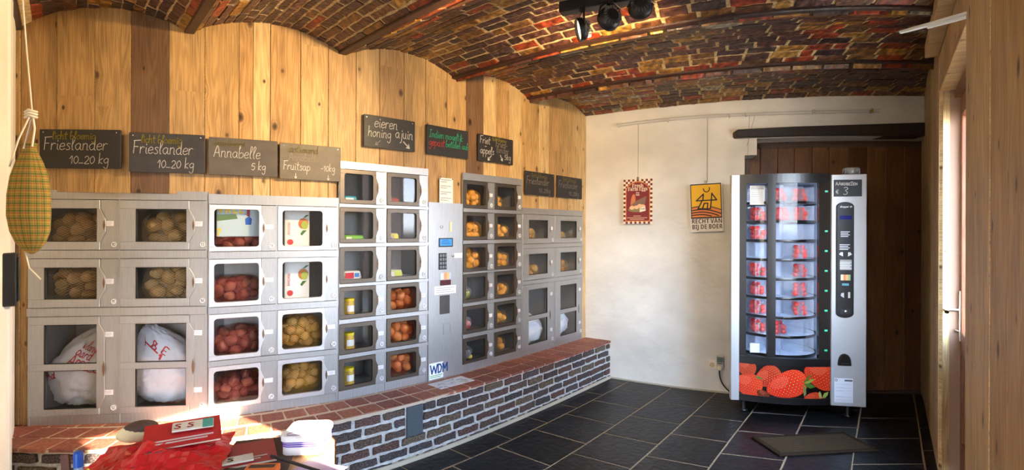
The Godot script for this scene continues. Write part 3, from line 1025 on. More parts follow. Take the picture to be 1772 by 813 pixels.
func cabinet(label: String, s0: float, s1: float, top: float, cols: int, rows: Array, style: String, first: Array, deep: float) -> Node3D:
	var a := at(s0, D)
	var b := at(s1, D)
	var f := chord(a, b)
	var L := a.distance_to(b)
	var root := thing("locker_cabinet", f, label, "lockers")
	var st := steel()
	var dep := 0.31
	var tap := 0.036
	var body := MB.new()
	var g := 0.0015
	var up := Transform3D(Basis(Vector3.RIGHT, -PI / 2), Vector3.ZERO)
	var trap := func(mb: MB, y0: float, y1: float, z: float):      # plate across the cabinet, narrower at the back
		mb.slab(up, PackedVector2Array([Vector2(g, -z), Vector2(L - g, -z), Vector2(L - tap, dep), Vector2(tap, dep)]), y0, y1)
	body.slab(up, PackedVector2Array([Vector2(g, 0), Vector2(0.012, 0), Vector2(tap + 0.01, dep), Vector2(tap, dep)]), BENCH, top)
	body.slab(up, PackedVector2Array([Vector2(L - 0.012, 0), Vector2(L - g, 0), Vector2(L - tap, dep), Vector2(L - tap - 0.01, dep)]), BENCH, top)
	bx(body, tap, L - tap, BENCH, top, -dep, -dep + 0.01)
	trap.call(body, rows[0][0] + 0.003, top, 0.006)
	trap.call(body, BENCH, rows[-1][1] - 0.003, -0.004)
	var cw := L / cols
	for c in range(1, cols):
		bx(body, cw * c - 0.005, cw * c + 0.005, BENCH, top - 0.03, -dep + 0.01, 0.0)
	part("body", body.mesh(), st, root)
	var lin := MB.new()
	bx(lin, tap + 0.01, L - tap - 0.01, rows[-1][1], top - 0.03, -dep + 0.011, -dep + 0.016)
	for c in cols:
		for e in [0, 1]:
			var xf_: float = cw * (c + e) + (0.0135 if e == 0 else -0.0135)
			var outer: bool = (c == 0 and e == 0) or (c == cols - 1 and e == 1)
			var xb: float = xf_ + (tap if e == 0 else -tap) * (1.0 if outer else 0.0)
			var o := 0.0035 if e == 0 else -0.0035
			lin.slab(up, PackedVector2Array([Vector2(xf_, 0.03), Vector2(xf_ + o, 0.03), Vector2(xb + o, dep - 0.016), Vector2(xb, dep - 0.016)]), rows[-1][1], rows[0][0])
	part("liner", lin.mesh(), st, root)
	for i in rows.size() - 1:
		var sh := MB.new()
		trap.call(sh, rows[i + 1][0] + 0.003, rows[i][1] - 0.003, 0.008)
		part("shelf", sh.mesh(), st, root)
	var seal := mat("black rubber seal", C(26, 25, 25), 0.8)
	var brown := mat("brown finger grip", C(110, 84, 58), 0.5)
	for c in cols:
		for i in rows.size():
			var y0: float = rows[i][1]
			var y1: float = rows[i][0]
			var x0 := cw * c + 0.006
			var big := y1 - y0 > 0.4
			var wins := []
			var xr: float
			var tip: float
			var rad := 0.0
			if style == "square":
				xr = cw * c + cw * 0.79
				tip = cw * 0.062
				var wx0 := cw * c + cw * 0.185
				var wx1 := xr - 0.014
				if big: wins = [[wx0, y0 + 0.035, wx1, y0 + 0.247], [wx0, y0 + 0.283, wx1, y1 - 0.045]]
				else: wins = [[wx0, y0 + 0.045, wx1, y1 - 0.048]]
			elif style == "bright":
				xr = cw * c + cw * 0.765
				tip = cw * 0.05
				rad = 0.018
				wins = [[cw * c + cw * 0.085, y0 + 0.026, xr - 0.012, y1 - 0.026]]
			else:
				xr = cw * c + cw * 0.775
				tip = cw * 0.05
				rad = 0.016
				wins = [[cw * c + cw * 0.105, y0 + 0.026, xr - 0.022, y1 - 0.026]]
			var dm := MB.new()
			framed(dm, x0, xr, y0, y1, wins, rad, -0.014, 0.007)
			var my := (y0 + y1) / 2
			var hy := (y1 - y0) / 2
			if style == "square":
				if big:
					dm.slab(Transform3D(), PackedVector2Array([Vector2(xr - 0.002, y0 + 0.035), Vector2(xr + tip * 0.9, y0 + 0.09), Vector2(xr + tip * 0.9, y1 - 0.09), Vector2(xr - 0.002, y1 - 0.04)]), 0.0005, 0.007, 0.001)
				else:
					dm.slab(Transform3D(), PackedVector2Array([Vector2(xr - 0.002, y0 + 0.04), Vector2(xr + tip, my - hy * 0.28), Vector2(xr + tip, my + hy * 0.25), Vector2(xr - 0.002, y1 - 0.045)]), 0.0005, 0.007, 0.001)
			else:
				var p := PackedVector2Array([Vector2(xr - 0.002, my - hy * 0.66)])
				for q in [[0.0, -0.62], [0.45, -0.42], [0.95, -0.26], [1.0, 0.0], [0.95, 0.26], [0.45, 0.42], [0.0, 0.62]]:
					p.append(Vector2(xr + tip * q[0], my + hy * q[1]))
				p.append(Vector2(xr - 0.002, my + hy * 0.66))
				dm.slab(Transform3D(), p, 0.0005, 0.007, 0.001)
			var frame_mat: Material = st
			if style == "dark": frame_mat = mat("bronze steel", C(102, 93, 83), 0.45, 0.9)
			elif style == "bright": frame_mat = mat("light steel", C(222, 224, 226), 0.4, 0.85)  # paler steel: reflected daylight put into the frame colour
			var door := part("door", dm.mesh(), frame_mat, root)
			for w in wins:
				part("pane", block(w[0] - 0.004, w[2] + 0.004, w[1] - 0.004, w[3] + 0.004, -0.012, -0.008), glass(), door)
				if rad == 0.0:
					var sm := MB.new()
					for e in [[w[0], w[1], w[2], w[1] + 0.003], [w[0], w[3] - 0.003, w[2], w[3]], [w[0], w[1], w[0] + 0.003, w[3]], [w[2] - 0.003, w[1], w[2], w[3]]]:
						bx(sm, e[0], e[2], e[1], e[3], -0.008, 0.004)
					part("seal", sm.mesh(), seal, door)
			part("finger_grip", lens_mesh(0.014 if big else 0.012, 0.09 if big else 0.06), brown, door, shift(xr + tip - 0.006, my - (0.02 if big else 0.0), 0.006))
			part("lock_plate", block(xr + 0.0015, cw * (c + 1) - 0.0015, y0, y1, -0.03, -0.001), st, root)
			var card := part("label_card", label_card(), painted(), root, shift(cw * (c + 1) - cw * 0.12, my + (0.17 if big else hy * 0.06), 0.0))
			if cw < 0.4: card.scale = Vector3(0.9, 0.9, 1)
			if big: part("label_card", label_card(), painted(), root, shift(cw * (c + 1) - cw * 0.12, y0 + 0.12, 0.0))
			var disc := MB.new()
			disc.lathe(Transform3D(Basis(Vector3.RIGHT, PI / 2), Vector3.ZERO), [Vector2(0.0175, 0), Vector2(0.0175, 0.002), Vector2(0.016, 0.0026), Vector2(0, 0.0026)], 20)
			var num: int = first[c] + i
			var dpos := shift(cw * (c + 1) - 0.028, y0 + (0.034 if big else 0.03), 0.0)
			var dn := part("number_disc", disc.mesh(), mat("white plastic disc", C(232, 232, 230), 0.4), root, dpos)
			var ink := MB.new()
			var txt := str(num)
			ink.ribbon(write(txt, 0.0105, Vector2(-wide(txt, 0.0105) / 2, -0.007)), 0.0022, func(p): return Vector3(p.x, p.y, 0.0031))
			var ring := [[]]
			for q in 25:
				ring[0].append(Vector2(cos(TAU * q / 24), sin(TAU * q / 24)) * 0.0158)
			ink.ribbon(ring, 0.0016, func(p): return Vector3(p.x, p.y, 0.003))
			part("numeral", ink.mesh(), mat("dark blue print", C(44, 52, 78), 0.6), dn)
			slots[num] = {"xf": f * shift(wins[0][0], y0 + 0.004, -0.035), "k": deep, "w": wins[0][2] - wins[0][0], "h": y1 - y0, "sill": wins[0][1] - y0}
	return root

func build_lockers():
	cabinet("wide steel locker cabinet with square windows, doors numbered 10 to 15", -0.185, 0.829, 1.665, 2, [[1.613, 1.336], [1.287, 1.019], [0.969, 0.425]], "square", [10, 13], 0.05)
	cabinet("steel locker cabinet with rounded windows in bright frames, doors numbered 18 to 25", 0.829, 1.683, 1.653, 2, [[1.594, 1.326], [1.281, 1.009], [0.967, 0.704], [0.668, 0.426]], "bright", [18, 22], 0.3)
	cabinet("tall steel locker cabinet holding egg cartons, honey jars and onions", 1.683, 2.416, 1.888, 2, [[1.838, 1.62], [1.594, 1.368], [1.34, 1.11], [1.086, 0.884], [0.852, 0.66], [0.63, 0.43]], "dark", [26, 32], 0.62)
	cabinet("tall steel locker cabinet holding small potato nets and bagged fruit", 2.754, 3.459, 1.889, 2, [[1.832, 1.622], [1.589, 1.378], [1.346, 1.136], [1.116, 0.9], [0.87, 0.662], [0.628, 0.434]], "dark", [42, 48], 0.95)
	cabinet("wide steel locker cabinet with square windows in the corner by the white wall", 3.459, 4.411, 1.648, 2, [[1.593, 1.337], [1.294, 1.02], [0.98, 0.422]], "square", [54, 57], 1.2)
	build_terminal()

func build_terminal():
	var f := chord(at(2.416, D), at(2.754, D))
	var L := at(2.416, D).distance_to(at(2.754, D))
	var root := thing("payment_terminal", f, "tall brushed steel payment terminal with blue display and keypad", "terminal")
	var mb := MB.new()
	mb.slab(Transform3D(Basis(Vector3.RIGHT, -PI / 2), Vector3.ZERO), PackedVector2Array([Vector2(0.002, -0.004), Vector2(L - 0.002, -0.004), Vector2(L - 0.036, 0.3), Vector2(0.036, 0.3)]), BENCH, 1.652)
	part("housing", mb.mesh(), steel(), root)
	var X := func(px: float) -> float: return L * (px - 32.0) / 252.0       # along the front
	var blk := mat("black plastic", C(24, 24, 26), 0.4)
	var m := MB.new()
	bx(m, L * 0.29, L * 0.7, 1.33, 1.395, 0.003, 0.009, 0.002)
	var dis := part("display", m.mesh(), blk, root)
	var lcd := mat("lit blue display", C(40, 120, 200), 0.3)
	lcd.emission_enabled = true
	lcd.emission = C(40, 130, 220)
	lcd.emission_energy_multiplier = 0.5
	part("screen", block(L * 0.315, L * 0.665, 1.338, 1.387, 0.008, 0.01), lcd, dis)
	var tx := MB.new()
	tx.ribbon([[Vector2(L * 0.39, 1.377), Vector2(L * 0.55, 1.377)], [Vector2(L * 0.36, 1.365), Vector2(L * 0.6, 1.365)], [Vector2(L * 0.36, 1.353), Vector2(L * 0.6, 1.353)]], 0.004, func(p): return Vector3(p.x, p.y, 0.0104))
	part("display_text", tx.mesh(), mat("display ink", C(24, 60, 110), 0.6), dis)
	var kp := part("keypad", block(L * 0.29, L * 0.52, 1.165, 1.285, 0.003, 0.01, 0.002), blk, root)
	for r in 4:
		for c in 3:
			part("key", block(L * 0.31 + c * 0.024, L * 0.31 + c * 0.024 + 0.018, 1.173 + r * 0.028, 1.193 + r * 0.028, 0.009, 0.013, 0.002), mat("grey key", C(120, 122, 132), 0.4), kp)
	part("lock", _disc(0.009, 0.012), mat("satin steel fitting", C(200, 200, 200), 0.25, 1.0), root, shift(L * 0.36, 1.475, 0.004))
	part("lock", _disc(0.008, 0.012), mat("satin steel fitting", C(200, 200, 200), 0.25, 1.0), root, shift(L * 0.69, 1.262, 0.004))
	part("coin_slot", block(L * 0.6, L * 0.67, 1.44, 1.515, 0.003, 0.008, 0.002), mat("cream plastic", C(226, 214, 176), 0.5), root)
	var st := MB.new()
	st.col = Color(0.8, 0.8, 0.8)
	bx(st, L * 0.74, L * 0.99, 1.245, 1.282, 0.004, 0.006)
	part("sticker", st.mesh(), painted(), root)
	var bn := MB.new()                                   # banknote sticker over the red reader mouth
	for q in [[0.34, 0.44, 0.62, 0.7, 0.82], [0.44, 0.53, 0.78, 0.35, 0.16], [0.53, 0.6, 0.82, 0.56, 0.2], [0.6, 0.65, 0.5, 0.62, 0.8]]:
		bn.col = Color(q[2], q[3], q[4])
		bx(bn, L * q[0], L * q[1], 1.092, 1.14, 0.004, 0.006)
	part("sticker", bn.mesh(), painted(), root)
	part("note_reader", block(L * 0.34, L * 0.63, 1.05, 1.088, 0.003, 0.016, 0.003), mat("dark red plastic", C(78, 16, 26), 0.3), root)
	var nt := MB.new()
	nt.col = Color(0.85, 0.85, 0.85)
	bx(nt, L * 0.17, L * 0.8, 0.985, 1.045, 0.004, 0.006)
	nt.col = Color(0.25, 0.25, 0.3)
	for i in 3:
		nt.ribbon([[Vector2(L * 0.22, 1.03 - i * 0.015), Vector2(L * (0.74 - 0.1 * (i % 2)), 1.03 - i * 0.015)]], 0.003, func(p): return Vector3(p.x, p.y, 0.0064))
	part("notice", nt.mesh(), painted(), root)
	var hp := MB.new()
	bx(hp, L * 0.33, L * 0.61, 0.84, 0.975, 0.003, 0.01, 0.002)
	part("receipt_flap", hp.mesh(), mat("dark steel flap", C(86, 82, 80), 0.4, 0.8), root)
	var cr := MB.new()
	framed(cr, L * 0.43, L * 0.66, 0.69, 0.77, [[L * 0.46, 0.7, L * 0.63, 0.76]], 0.0, 0.003, 0.008)
	bx(cr, L * 0.46, L * 0.63, 0.7, 0.76, 0.003, 0.0045)
	part("coin_return", cr.mesh(), steel(), root)
	var w := MB.new()
	w.col = Color(0.86, 0.9, 0.88)
	bx(w, 0.012, L * 0.43, BENCH + 0.008, BENCH + 0.125, 0.004, 0.006)
	w.col = C(24, 70, 130).srgb_to_linear()
	w.ribbon(write("WDM", 0.043, Vector2(0.022, BENCH + 0.05), 0.0, false), 0.011, func(p): return Vector3(p.x * 1.0, p.y, 0.0065))
	w.col = C(110, 180, 110).srgb_to_linear()
	w.ribbon([[Vector2(0.02, BENCH + 0.034), Vector2(L * 0.4, BENCH + 0.034)], [Vector2(0.02, BENCH + 0.022), Vector2(L * 0.36, BENCH + 0.022)]], 0.005, func(p): return Vector3(p.x, p.y, 0.0065))
	part("logo_sticker", w.mesh(), painted(), root)

func _disc(r: float, h: float) -> ArrayMesh:
	var mb := MB.new()
	mb.lathe(Transform3D(Basis(Vector3.RIGHT, PI / 2), Vector3.ZERO), [Vector2(r, 0), Vector2(r, h * 0.8), Vector2(r * 0.85, h), Vector2(0, h)], 16)
	return mb.mesh()

# ---------------------------------------------------------------- what lies in the lockers
var potatoes := []
func potato_shapes():
	var r := RandomNumberGenerator.new()
	r.seed = 77
	for k in 4:
		var f := FastNoiseLite.new()
		f.seed = 70 + k
		f.frequency = 0.9
		var mb := MB.new()
		blob(mb, Transform3D(), Vector3(1.0, 0.82, 0.85), 12, 9, func(d: Vector3) -> float: return 1.0 + 0.16 * f.get_noise_3dv(d * 1.2))
		potatoes.append(mb.mesh())

func blob(mb: MB, xf: Transform3D, ax: Vector3, seg: int, rows: int, rad: Callable, put = null):
	var g := []
	for i in rows + 1:
		var row := []
		var a := -PI / 2 + PI * i / rows
		for k in seg + 1:
			var b := TAU * (k % seg) / seg
			var d := Vector3(cos(a) * cos(b), sin(a), cos(a) * sin(b))
			var q: float = rad.call(d)
			row.append(xf * (Vector3(put.call(d)) if put != null else d * ax * q))
		g.append(row)
	var nrm := []
	for i in rows + 1:
		var row := []
		for k in seg + 1:
			var kk := k % seg
			var du: Vector3 = g[i][(kk + 1) % seg] - g[i][(kk + seg - 1) % seg]
			var dv: Vector3 = g[mini(i + 1, rows)][kk] - g[maxi(i - 1, 0)][kk]
			var m := dv.cross(du)
			if m.length() < 1e-9: m = xf.basis * Vector3(0, -1 if i == 0 else 1, 0)
			row.append(m.normalized())
		nrm.append(row)
	for i in rows:
		for k in seg:
			mb.soft(g[i][k + 1], g[i][k], g[i + 1][k], g[i + 1][k + 1], nrm[i][k + 1], nrm[i][k], nrm[i + 1][k], nrm[i + 1][k + 1], Vector2(float(k + 1) / seg, float(i) / rows), Vector2(float(k) / seg, float(i) / rows), Vector2(float(k) / seg, float(i + 1) / rows), Vector2(float(k + 1) / seg, float(i + 1) / rows))

func net_material(key: String, color: Color) -> StandardMaterial3D:
	if mats.has(key):
		return mats[key]
	if not mats.has("_net"):
		var im := Image.create(64, 64, false, Image.FORMAT_RGBA8)
		for y in 64:
			for x in 64:
				var a := absf(fposmod((x + y) / 32.0, 1.0) - 0.5)
				var b := absf(fposmod((x - y) / 32.0 + 4.0, 1.0) - 0.5)
				im.set_pixel(x, y, Color(1, 1, 1, 1.0 if minf(a, b) < 0.045 else 0.0))
		mats["_net"] = ImageTexture.create_from_image(im)
	var m := mat(key, color, 0.5)
	m.albedo_texture = mats["_net"]
	m.transparency = BaseMaterial3D.TRANSPARENCY_ALPHA_SCISSOR
	m.alpha_scissor_threshold = 0.5
	m.cull_mode = BaseMaterial3D.CULL_DISABLED
	m.uv1_scale = Vector3(22, 14, 1)
	return m

func veg_bag(num: int, fx: float, ax: Vector3, size: float, skin: Array, net: Material, label: String, called: String, veg: String, group: String, neck := Vector3.ZERO):
	# a filled net lying on the locker floor: ax = half sizes, fx = centre across the window
	var sl: Dictionary = slots[num]
	var xf: Transform3D = sl.xf * shift(sl.w * fx + sl.k * (ax.z * 0.6 + 0.03), ax.y * 0.9 + 0.003, -ax.z - 0.02)
	var root := thing(called, xf, LABELS.get(num, label), "net bag", group)
	var r := RandomNumberGenerator.new()
	r.seed = num * 13
	var placed := []
	var tries := 0
	while tries < 1400 and placed.size() < 56:
		tries += 1
		var d := Vector3(r.randf_range(-1, 1), r.randf_range(-0.9, 1), r.randf_range(-0.7, 1))
		if pow(absf(d.x), 3.0) + pow(absf(d.y), 3.0) + pow(absf(d.z), 3.0) > 0.95: continue
		var p := Vector3(d.x * (ax.x - size * 0.75), d.y * (ax.y - size * 0.6), d.z * (ax.z - size * 0.7))
		var ok := true
		for q in placed:
			if q.distance_to(p) < size * 1.55:
				ok = false
				break
		if not ok: continue
		placed.append(p)
		var b := Basis.from_euler(Vector3(r.randf() * TAU, r.randf() * TAU, r.randf() * TAU)).scaled(Vector3.ONE * size * r.randf_range(0.85, 1.12))
		part(veg, potatoes[r.randi() % 4], skin[r.randi() % skin.size()], root, Transform3D(b, p))
	var mb := MB.new()
	blob(mb, Transform3D(), ax * 1.06, 28, 18, func(d: Vector3) -> float: return (0.97 + 0.04 * sin(d.x * 9.0 + num) * cos(d.y * 8.0)) / pow(pow(absf(d.x), 3.0) + pow(absf(d.y), 3.0) + pow(absf(d.z), 3.0), 1.0 / 3.0))
	if neck != Vector3.ZERO:                       # gathered end of the net
		var dir := neck.normalized()
		mb.tube([dir * ax.length() * 0.52, neck * 0.8, neck, neck * 1.12], 0.016, 10)
	part("net", mb.mesh(), net, root)

func white_bag(num: int, fx: float, ax: Vector3, label: String, words: Array, lean := 0.0):
	var sl: Dictionary = slots[num]
	var xf: Transform3D = sl.xf * shift(sl.w * fx + sl.k * (ax.z * 0.6 + 0.03), ax.y * 0.97, -ax.z - 0.03)
	var root := thing("potato_sack", xf, label, "sack", "printed white sacks in the big lockers")
	var f := FastNoiseLite.new()
	f.seed = num
	f.frequency = 1.6
	var mb := MB.new()
	var shape := func(d: Vector3) -> float:
		var q := 1.0 / pow(pow(absf(d.x), 2.7) + pow(absf(d.y), 2.7) + pow(absf(d.z), 2.7), 1.0 / 2.7)
		q *= 1.0 + 0.14 * f.get_noise_3dv(d * 1.1) + 0.16 * (0.4 - absf(f.get_noise_3dv(d * 1.9))) + 0.07 * (0.4 - absf(f.get_noise_3dv(d * 5.0)))
		return q * 0.9
	var lie := func(d: Vector3) -> Vector3:       # slumped sack: broad below, drawn together above, leaning
		var p: Vector3 = d * ax * float(shape.call(d))
		var u := clampf((p.y / ax.y + 0.35) / 1.3, 0.0, 1.0)
		p.x *= 1.12 - 0.62 * u * u
		p.z *= 1.05 - 0.5 * u * u
		p.x += lean * ax.x * 2.0 * u * u
		p.y = maxf(p.y, -ax.y * 0.93)
		return p
	blob(mb, Transform3D(), Vector3.ONE, 60, 44, func(_d: Vector3) -> float: return 1.0, lie)
	var m := mat("white poly sack", C(216, 222, 230), 0.35)
	part("sack", mb.mesh(), m, root)
	if words.is_empty(): return
	var ink := MB.new()
	for w in words:
		ink.ribbon(write(w[0], w[1], Vector2.ZERO, 0.15), w[1] * 0.19, func(p):
			var q: Vector2 = w[2] + Vector2(p).rotated(w[3])
			var d := Vector3(q.x / ax.x, q.y / ax.y, 0)
			d.z = sqrt(maxf(0.02, 1.0 - d.x * d.x - d.y * d.y))
			d = d.normalized()
			return Vector3(lie.call(d)) + Vector3(0, 0, 0.004))
	part("lettering", ink.mesh(), mat("red print", C(196, 34, 50), 0.5), root)

func jar(num: int):
	var sl: Dictionary = slots[num]
	var root := thing("honey_jar", sl.xf * shift(sl.w * 0.17 + 0.04, 0.0, -0.055), LABELS[num], "jar", "honey jars in the tall locker")
	var g := MB.new()
	g.lathe(Transform3D(), [Vector2(0, 0), Vector2(0.033, 0), Vector2(0.036, 0.006), Vector2(0.036, 0.085), Vector2(0.033, 0.093), Vector2(0.031, 0.1)], 24)
	part("glass_body", g.mesh(), mat("honey", C(206, 168, 76), 0.15), root)
	var lid := MB.new()
	lid.lathe(shift(0, 0.096, 0), [Vector2(0.035, 0), Vector2(0.036, 0.003), Vector2(0.036, 0.016), Vector2(0.034, 0.019), Vector2(0, 0.019)], 24)
	part("lid", lid.mesh(), mat("yellow lid", C(236, 206, 30), 0.35), root)
	var lb := MB.new()
	for i in 8:
		var a := -0.7 + 1.4 * i / 8.0
		var b := -0.7 + 1.4 * (i + 1) / 8.0
		lb.flat(Vector3(sin(a), 0, cos(a)) * 0.0366 + Vector3(0, 0.03, 0), Vector3(sin(b), 0, cos(b)) * 0.0366 + Vector3(0, 0.03, 0), Vector3(sin(b), 0, cos(b)) * 0.0366 + Vector3(0, 0.07, 0), Vector3(sin(a), 0, cos(a)) * 0.0366 + Vector3(0, 0.07, 0))
	part("label", lb.mesh(), mat("white paper", C(226, 226, 222), 0.6), root)

func carton(num: int, w: float, h: float, base: Color, lab: Color, label: String, spots: Array, turn := 0.0):
	var sl: Dictionary = slots[num]
	var root := thing("egg_carton", sl.xf * shift(w * 0.5 + 0.022, 0.0, -0.08) * Transform3D(Basis(Vector3.UP, turn), Vector3.ZERO), label, "egg carton", "egg cartons in the tall locker")
	var mb := MB.new()
	mb.slab(Transform3D(), PackedVector2Array([Vector2(-w / 2 + 0.006, 0), Vector2(w / 2 - 0.006, 0), Vector2(w / 2, h * 0.42), Vector2(-w / 2, h * 0.42)]), -0.05, 0.05, 0.004)
	part("tray", mb.mesh(), mat("carton tray " + str(base), base.darkened(0.1), 0.8), root)
	var lid := MB.new()
	lid.slab(Transform3D(), PackedVector2Array([Vector2(-w / 2, h * 0.44), Vector2(w / 2, h * 0.44), Vector2(w / 2 - 0.012, h * 0.95), Vector2(w / 2 - 0.02, h), Vector2(-w / 2 + 0.02, h), Vector2(-w / 2 + 0.012, h * 0.95)]), -0.05, 0.05, 0.006)
	part("lid", lid.mesh(), mat("carton lid " + str(base), base, 0.8), root)
	var lb := MB.new()
	lb.col = lab.srgb_to_linear()
	lb.slab(Transform3D(), rounded(-w * 0.38, h * 0.12, w * 0.38, h * 0.86, 0.006), 0.05, 0.0535)
	for s in spots:
		lb.col = s[2].srgb_to_linear()
		lb.slab(Transform3D(), rounded(s[0].x * w, s[0].y * h, s[1].x * w, s[1].y * h, 0.003), 0.053, 0.055)
	part("label", lb.mesh(), painted(), root)

func fill_lockers():
	potato_shapes()
	var n := noise_tex(81, 0.03, 0.5, 1.0, 4)
	var skin := []
	for c in [[216, 168, 102], [204, 152, 90], [222, 178, 114]]:
		var m := mat("potato skin %d" % skin.size(), C(c[0], c[1], c[2]), 0.7)
		tri(m, 0.7, n, null, 1.0, false)
		skin.append(m)
	var red := []
	for c in [[168, 104, 74], [152, 88, 66]]:
		var m := mat("brown potato skin %d" % red.size(), C(c[0], c[1], c[2]), 0.7)
		tri(m, 0.7, n, null, 1.0, false)
		red.append(m)
	var onion := []
	for c in [[214, 130, 62], [222, 144, 74]]:
		onion.append(mat("onion skin %d" % onion.size(), C(c[0], c[1], c[2]), 0.35))
	var yellow := []
	for c in [[232, 176, 88], [226, 166, 78]]:
		yellow.append(mat("yellow potato skin %d" % yellow.size(), C(c[0], c[1], c[2]), 0.6))
	var beige := net_material("beige net", C(206, 170, 110))
	var rednet := net_material("red net", C(186, 66, 60))
	var orange := net_material("orange net", C(236, 96, 40))
	var amber := net_material("amber net", C(240, 176, 56))
	var gp := "net bags of potatoes"
	for q in [[10, 0.46, 0.2, 0.108], [11, 0.44, 0.19, 0.118], [13, 0.46, 0.165, 0.112], [14, 0.46, 0.16, 0.118]]:
		veg_bag(q[0], q[1], Vector3(q[2], q[3], 0.12), 0.042, skin, beige, "beige net bag of large potatoes filling square window of locker %d" % q[0], "potato_bag", "potato", gp)
	for q in [[18, 0.5, 0.17, 0.07], [19, 0.34, 0.15, 0.085], [20, 0.38, 0.15, 0.085], [21, 0.38, 0.15, 0.08]]:
		veg_bag(q[0], q[1], Vector3(q[2], q[3], 0.12), 0.034, red, rednet, "red net bag of brown potatoes behind bright framed door %d" % q[0], "potato_bag", "potato", gp, Vector3(0.14, -0.03, 0.06) if q[0] != 18 else Vector3.ZERO)
	for q in [[24, 0.4, 0.135, 0.105], [25, 0.38, 0.13, 0.1]]:
		veg_bag(q[0], q[1], Vector3(q[2], q[3], 0.12), 0.034, skin, amber, "amber net bag of pale potatoes behind bright framed door %d" % q[0], "potato_bag", "potato", gp)
	for q in [[35, 0.44, 0.125, 0.08], [36, 0.38, 0.115, 0.08], [37, 0.36, 0.11, 0.08]]:
		veg_bag(q[0], q[1], Vector3(q[2], q[3], 0.1), 0.036, onion, orange, "orange net bag of onions in locker %d" % q[0], "onion_bag", "onion", "net bags of onions", Vector3(0.12, 0.05 if q[0] == 35 else -0.02, 0.02))
	for q in [[42, 0.34, 0.1, 0.075], [43, 0.36, 0.11, 0.075], [44, 0.33, 0.1, 0.085]]:
		veg_bag(q[0], q[1], Vector3(q[2], q[3], 0.08), 0.03, yellow, amber, "bright amber net bag of frying potatoes in locker %d" % q[0], "potato_bag", "potato", gp)
	for q in [[48, 0.08, 0.06, 0.06], [49, 0.35, 0.09, 0.065], [50, 0.35, 0.09, 0.07], [51, 0.35, 0.085, 0.06], [52, 0.3, 0.08, 0.06], [53, 0.26, 0.07, 0.065]]:
		veg_bag(q[0], q[1], Vector3(q[2], q[3], 0.075), 0.03, yellow, beige, "small beige net bag of potatoes in narrow locker %d" % q[0], "potato_bag", "potato", gp)
	for q in [[54, 0.1, 0.1, 0.07], [55, 0.2, 0.11, 0.07], [57, 0.05, 0.09, 0.06], [58, 0.2, 0.1, 0.08]]:
		veg_bag(q[0], q[1], Vector3(q[2], q[3], 0.1), 0.036, skin, beige, "beige net bag of potatoes in corner locker %d" % q[0], "potato_bag", "potato", gp)
	white_bag(12, 0.42, Vector3(0.185, 0.235, 0.12), "white plastic potato sack with red lettering behind door 12", [["APPELEN", 0.03, Vector2(-0.07, 0.03), -0.3], ["vland", 0.022, Vector2(-0.02, 0.12), -0.35], ["and", 0.024, Vector2(-0.17, -0.07), 0.35], ["aard", 0.024, Vector2(-0.04, 0.085), -0.35]], 0.18)
	white_bag(15, 0.34, Vector3(0.19, 0.235, 0.12), "white plastic potato sack with red stripe behind door 15", [["I", 0.05, Vector2(0.01, 0.05), 0.9], ["B", 0.03, Vector2(-0.02, 0.12), -0.8], ["E", 0.03, Vector2(0.03, 0.09), -0.8]], -0.32)
	white_bag(56, 0.3, Vector3(0.17, 0.165, 0.11), "plain white potato sack behind big corner door beside the tall lockers", [], -0.45)
	white_bag(59, 0.15, Vector3(0.15, 0.165, 0.11), "plain white potato sack behind big corner door beside the white wall", [], -0.45)
	for k in [29, 30, 31]: jar(k)
	carton(26, 0.1, 0.05, C(40, 134, 170), C(70, 160, 196), "blue egg carton in locker 26", [[Vector2(-0.34, 0.5), Vector2(0.2, 0.75), C(226, 236, 240)]])
	carton(27, 0.15, 0.045, C(110, 176, 70), C(130, 196, 84), "long green egg carton in locker 27", [[Vector2(-0.36, 0.4), Vector2(-0.12, 0.75), C(226, 230, 210)]])
	carton(28, 0.13, 0.068, C(214, 214, 208), C(226, 226, 220), "white egg carton with red print in locker 28", [[Vector2(-0.38, 0.3), Vector2(0.06, 0.86), C(196, 40, 44)], [Vector2(0.1, 0.4), Vector2(0.34, 0.8), C(60, 130, 190)]])
	carton(32, 0.085, 0.05, C(150, 52, 46), C(176, 70, 60), "dark red egg carton in locker 32", [[Vector2(0.1, 0.2), Vector2(0.36, 0.5), C(224, 200, 160)]])
	carton(33, 0.08, 0.058, C(226, 220, 170), C(232, 222, 90), "pale yellow egg carton in locker 33", [[Vector2(-0.36, 0.2), Vector2(-0.05, 0.7), C(220, 214, 210)]])
	carton(34, 0.11, 0.062, C(200, 204, 170), C(204, 214, 70), "yellow green egg carton in locker 34", [[Vector2(-0.36, 0.2), Vector2(-0.1, 0.8), C(226, 220, 206)]])
	# boxed juice with an apple printed on it
	for num in [22, 23]:
		var sl: Dictionary = slots[num]
		var root := thing("juice_box", sl.xf * shift(-0.01 + 0.03, 0, -0.2), LABELS[num], "juice box", "boxed juice in the lockers")
		part("box", block(0, 0.145, 0, 0.245, 0, 0.15, 0.003), mat("white cardboard", C(216, 216, 212), 0.6), root)
		var pr := MB.new()
		var disc := func(x: float, y: float, rx: float, ry: float, z: float, col: Color):
			pr.col = col.srgb_to_linear()
			var p := PackedVector2Array()
			for i in 20: p.append(Vector2(x + rx * cos(TAU * i / 20), y + ry * sin(TAU * i / 20)))
			pr.slab(Transform3D(), p, 0.15, 0.15 + z)
		disc.call(0.108, 0.16, 0.03, 0.034, 0.001, C(186, 110, 60))
		disc.call(0.116, 0.15, 0.02, 0.026, 0.002, C(160, 176, 74))
		pr.col = C(60, 110, 50).srgb_to_linear()
		pr.slab(Transform3D(), PackedVector2Array([Vector2(0.105, 0.195), Vector2(0.12, 0.198), Vector2(0.142, 0.215), Vector2(0.125, 0.215)]), 0.15, 0.153)
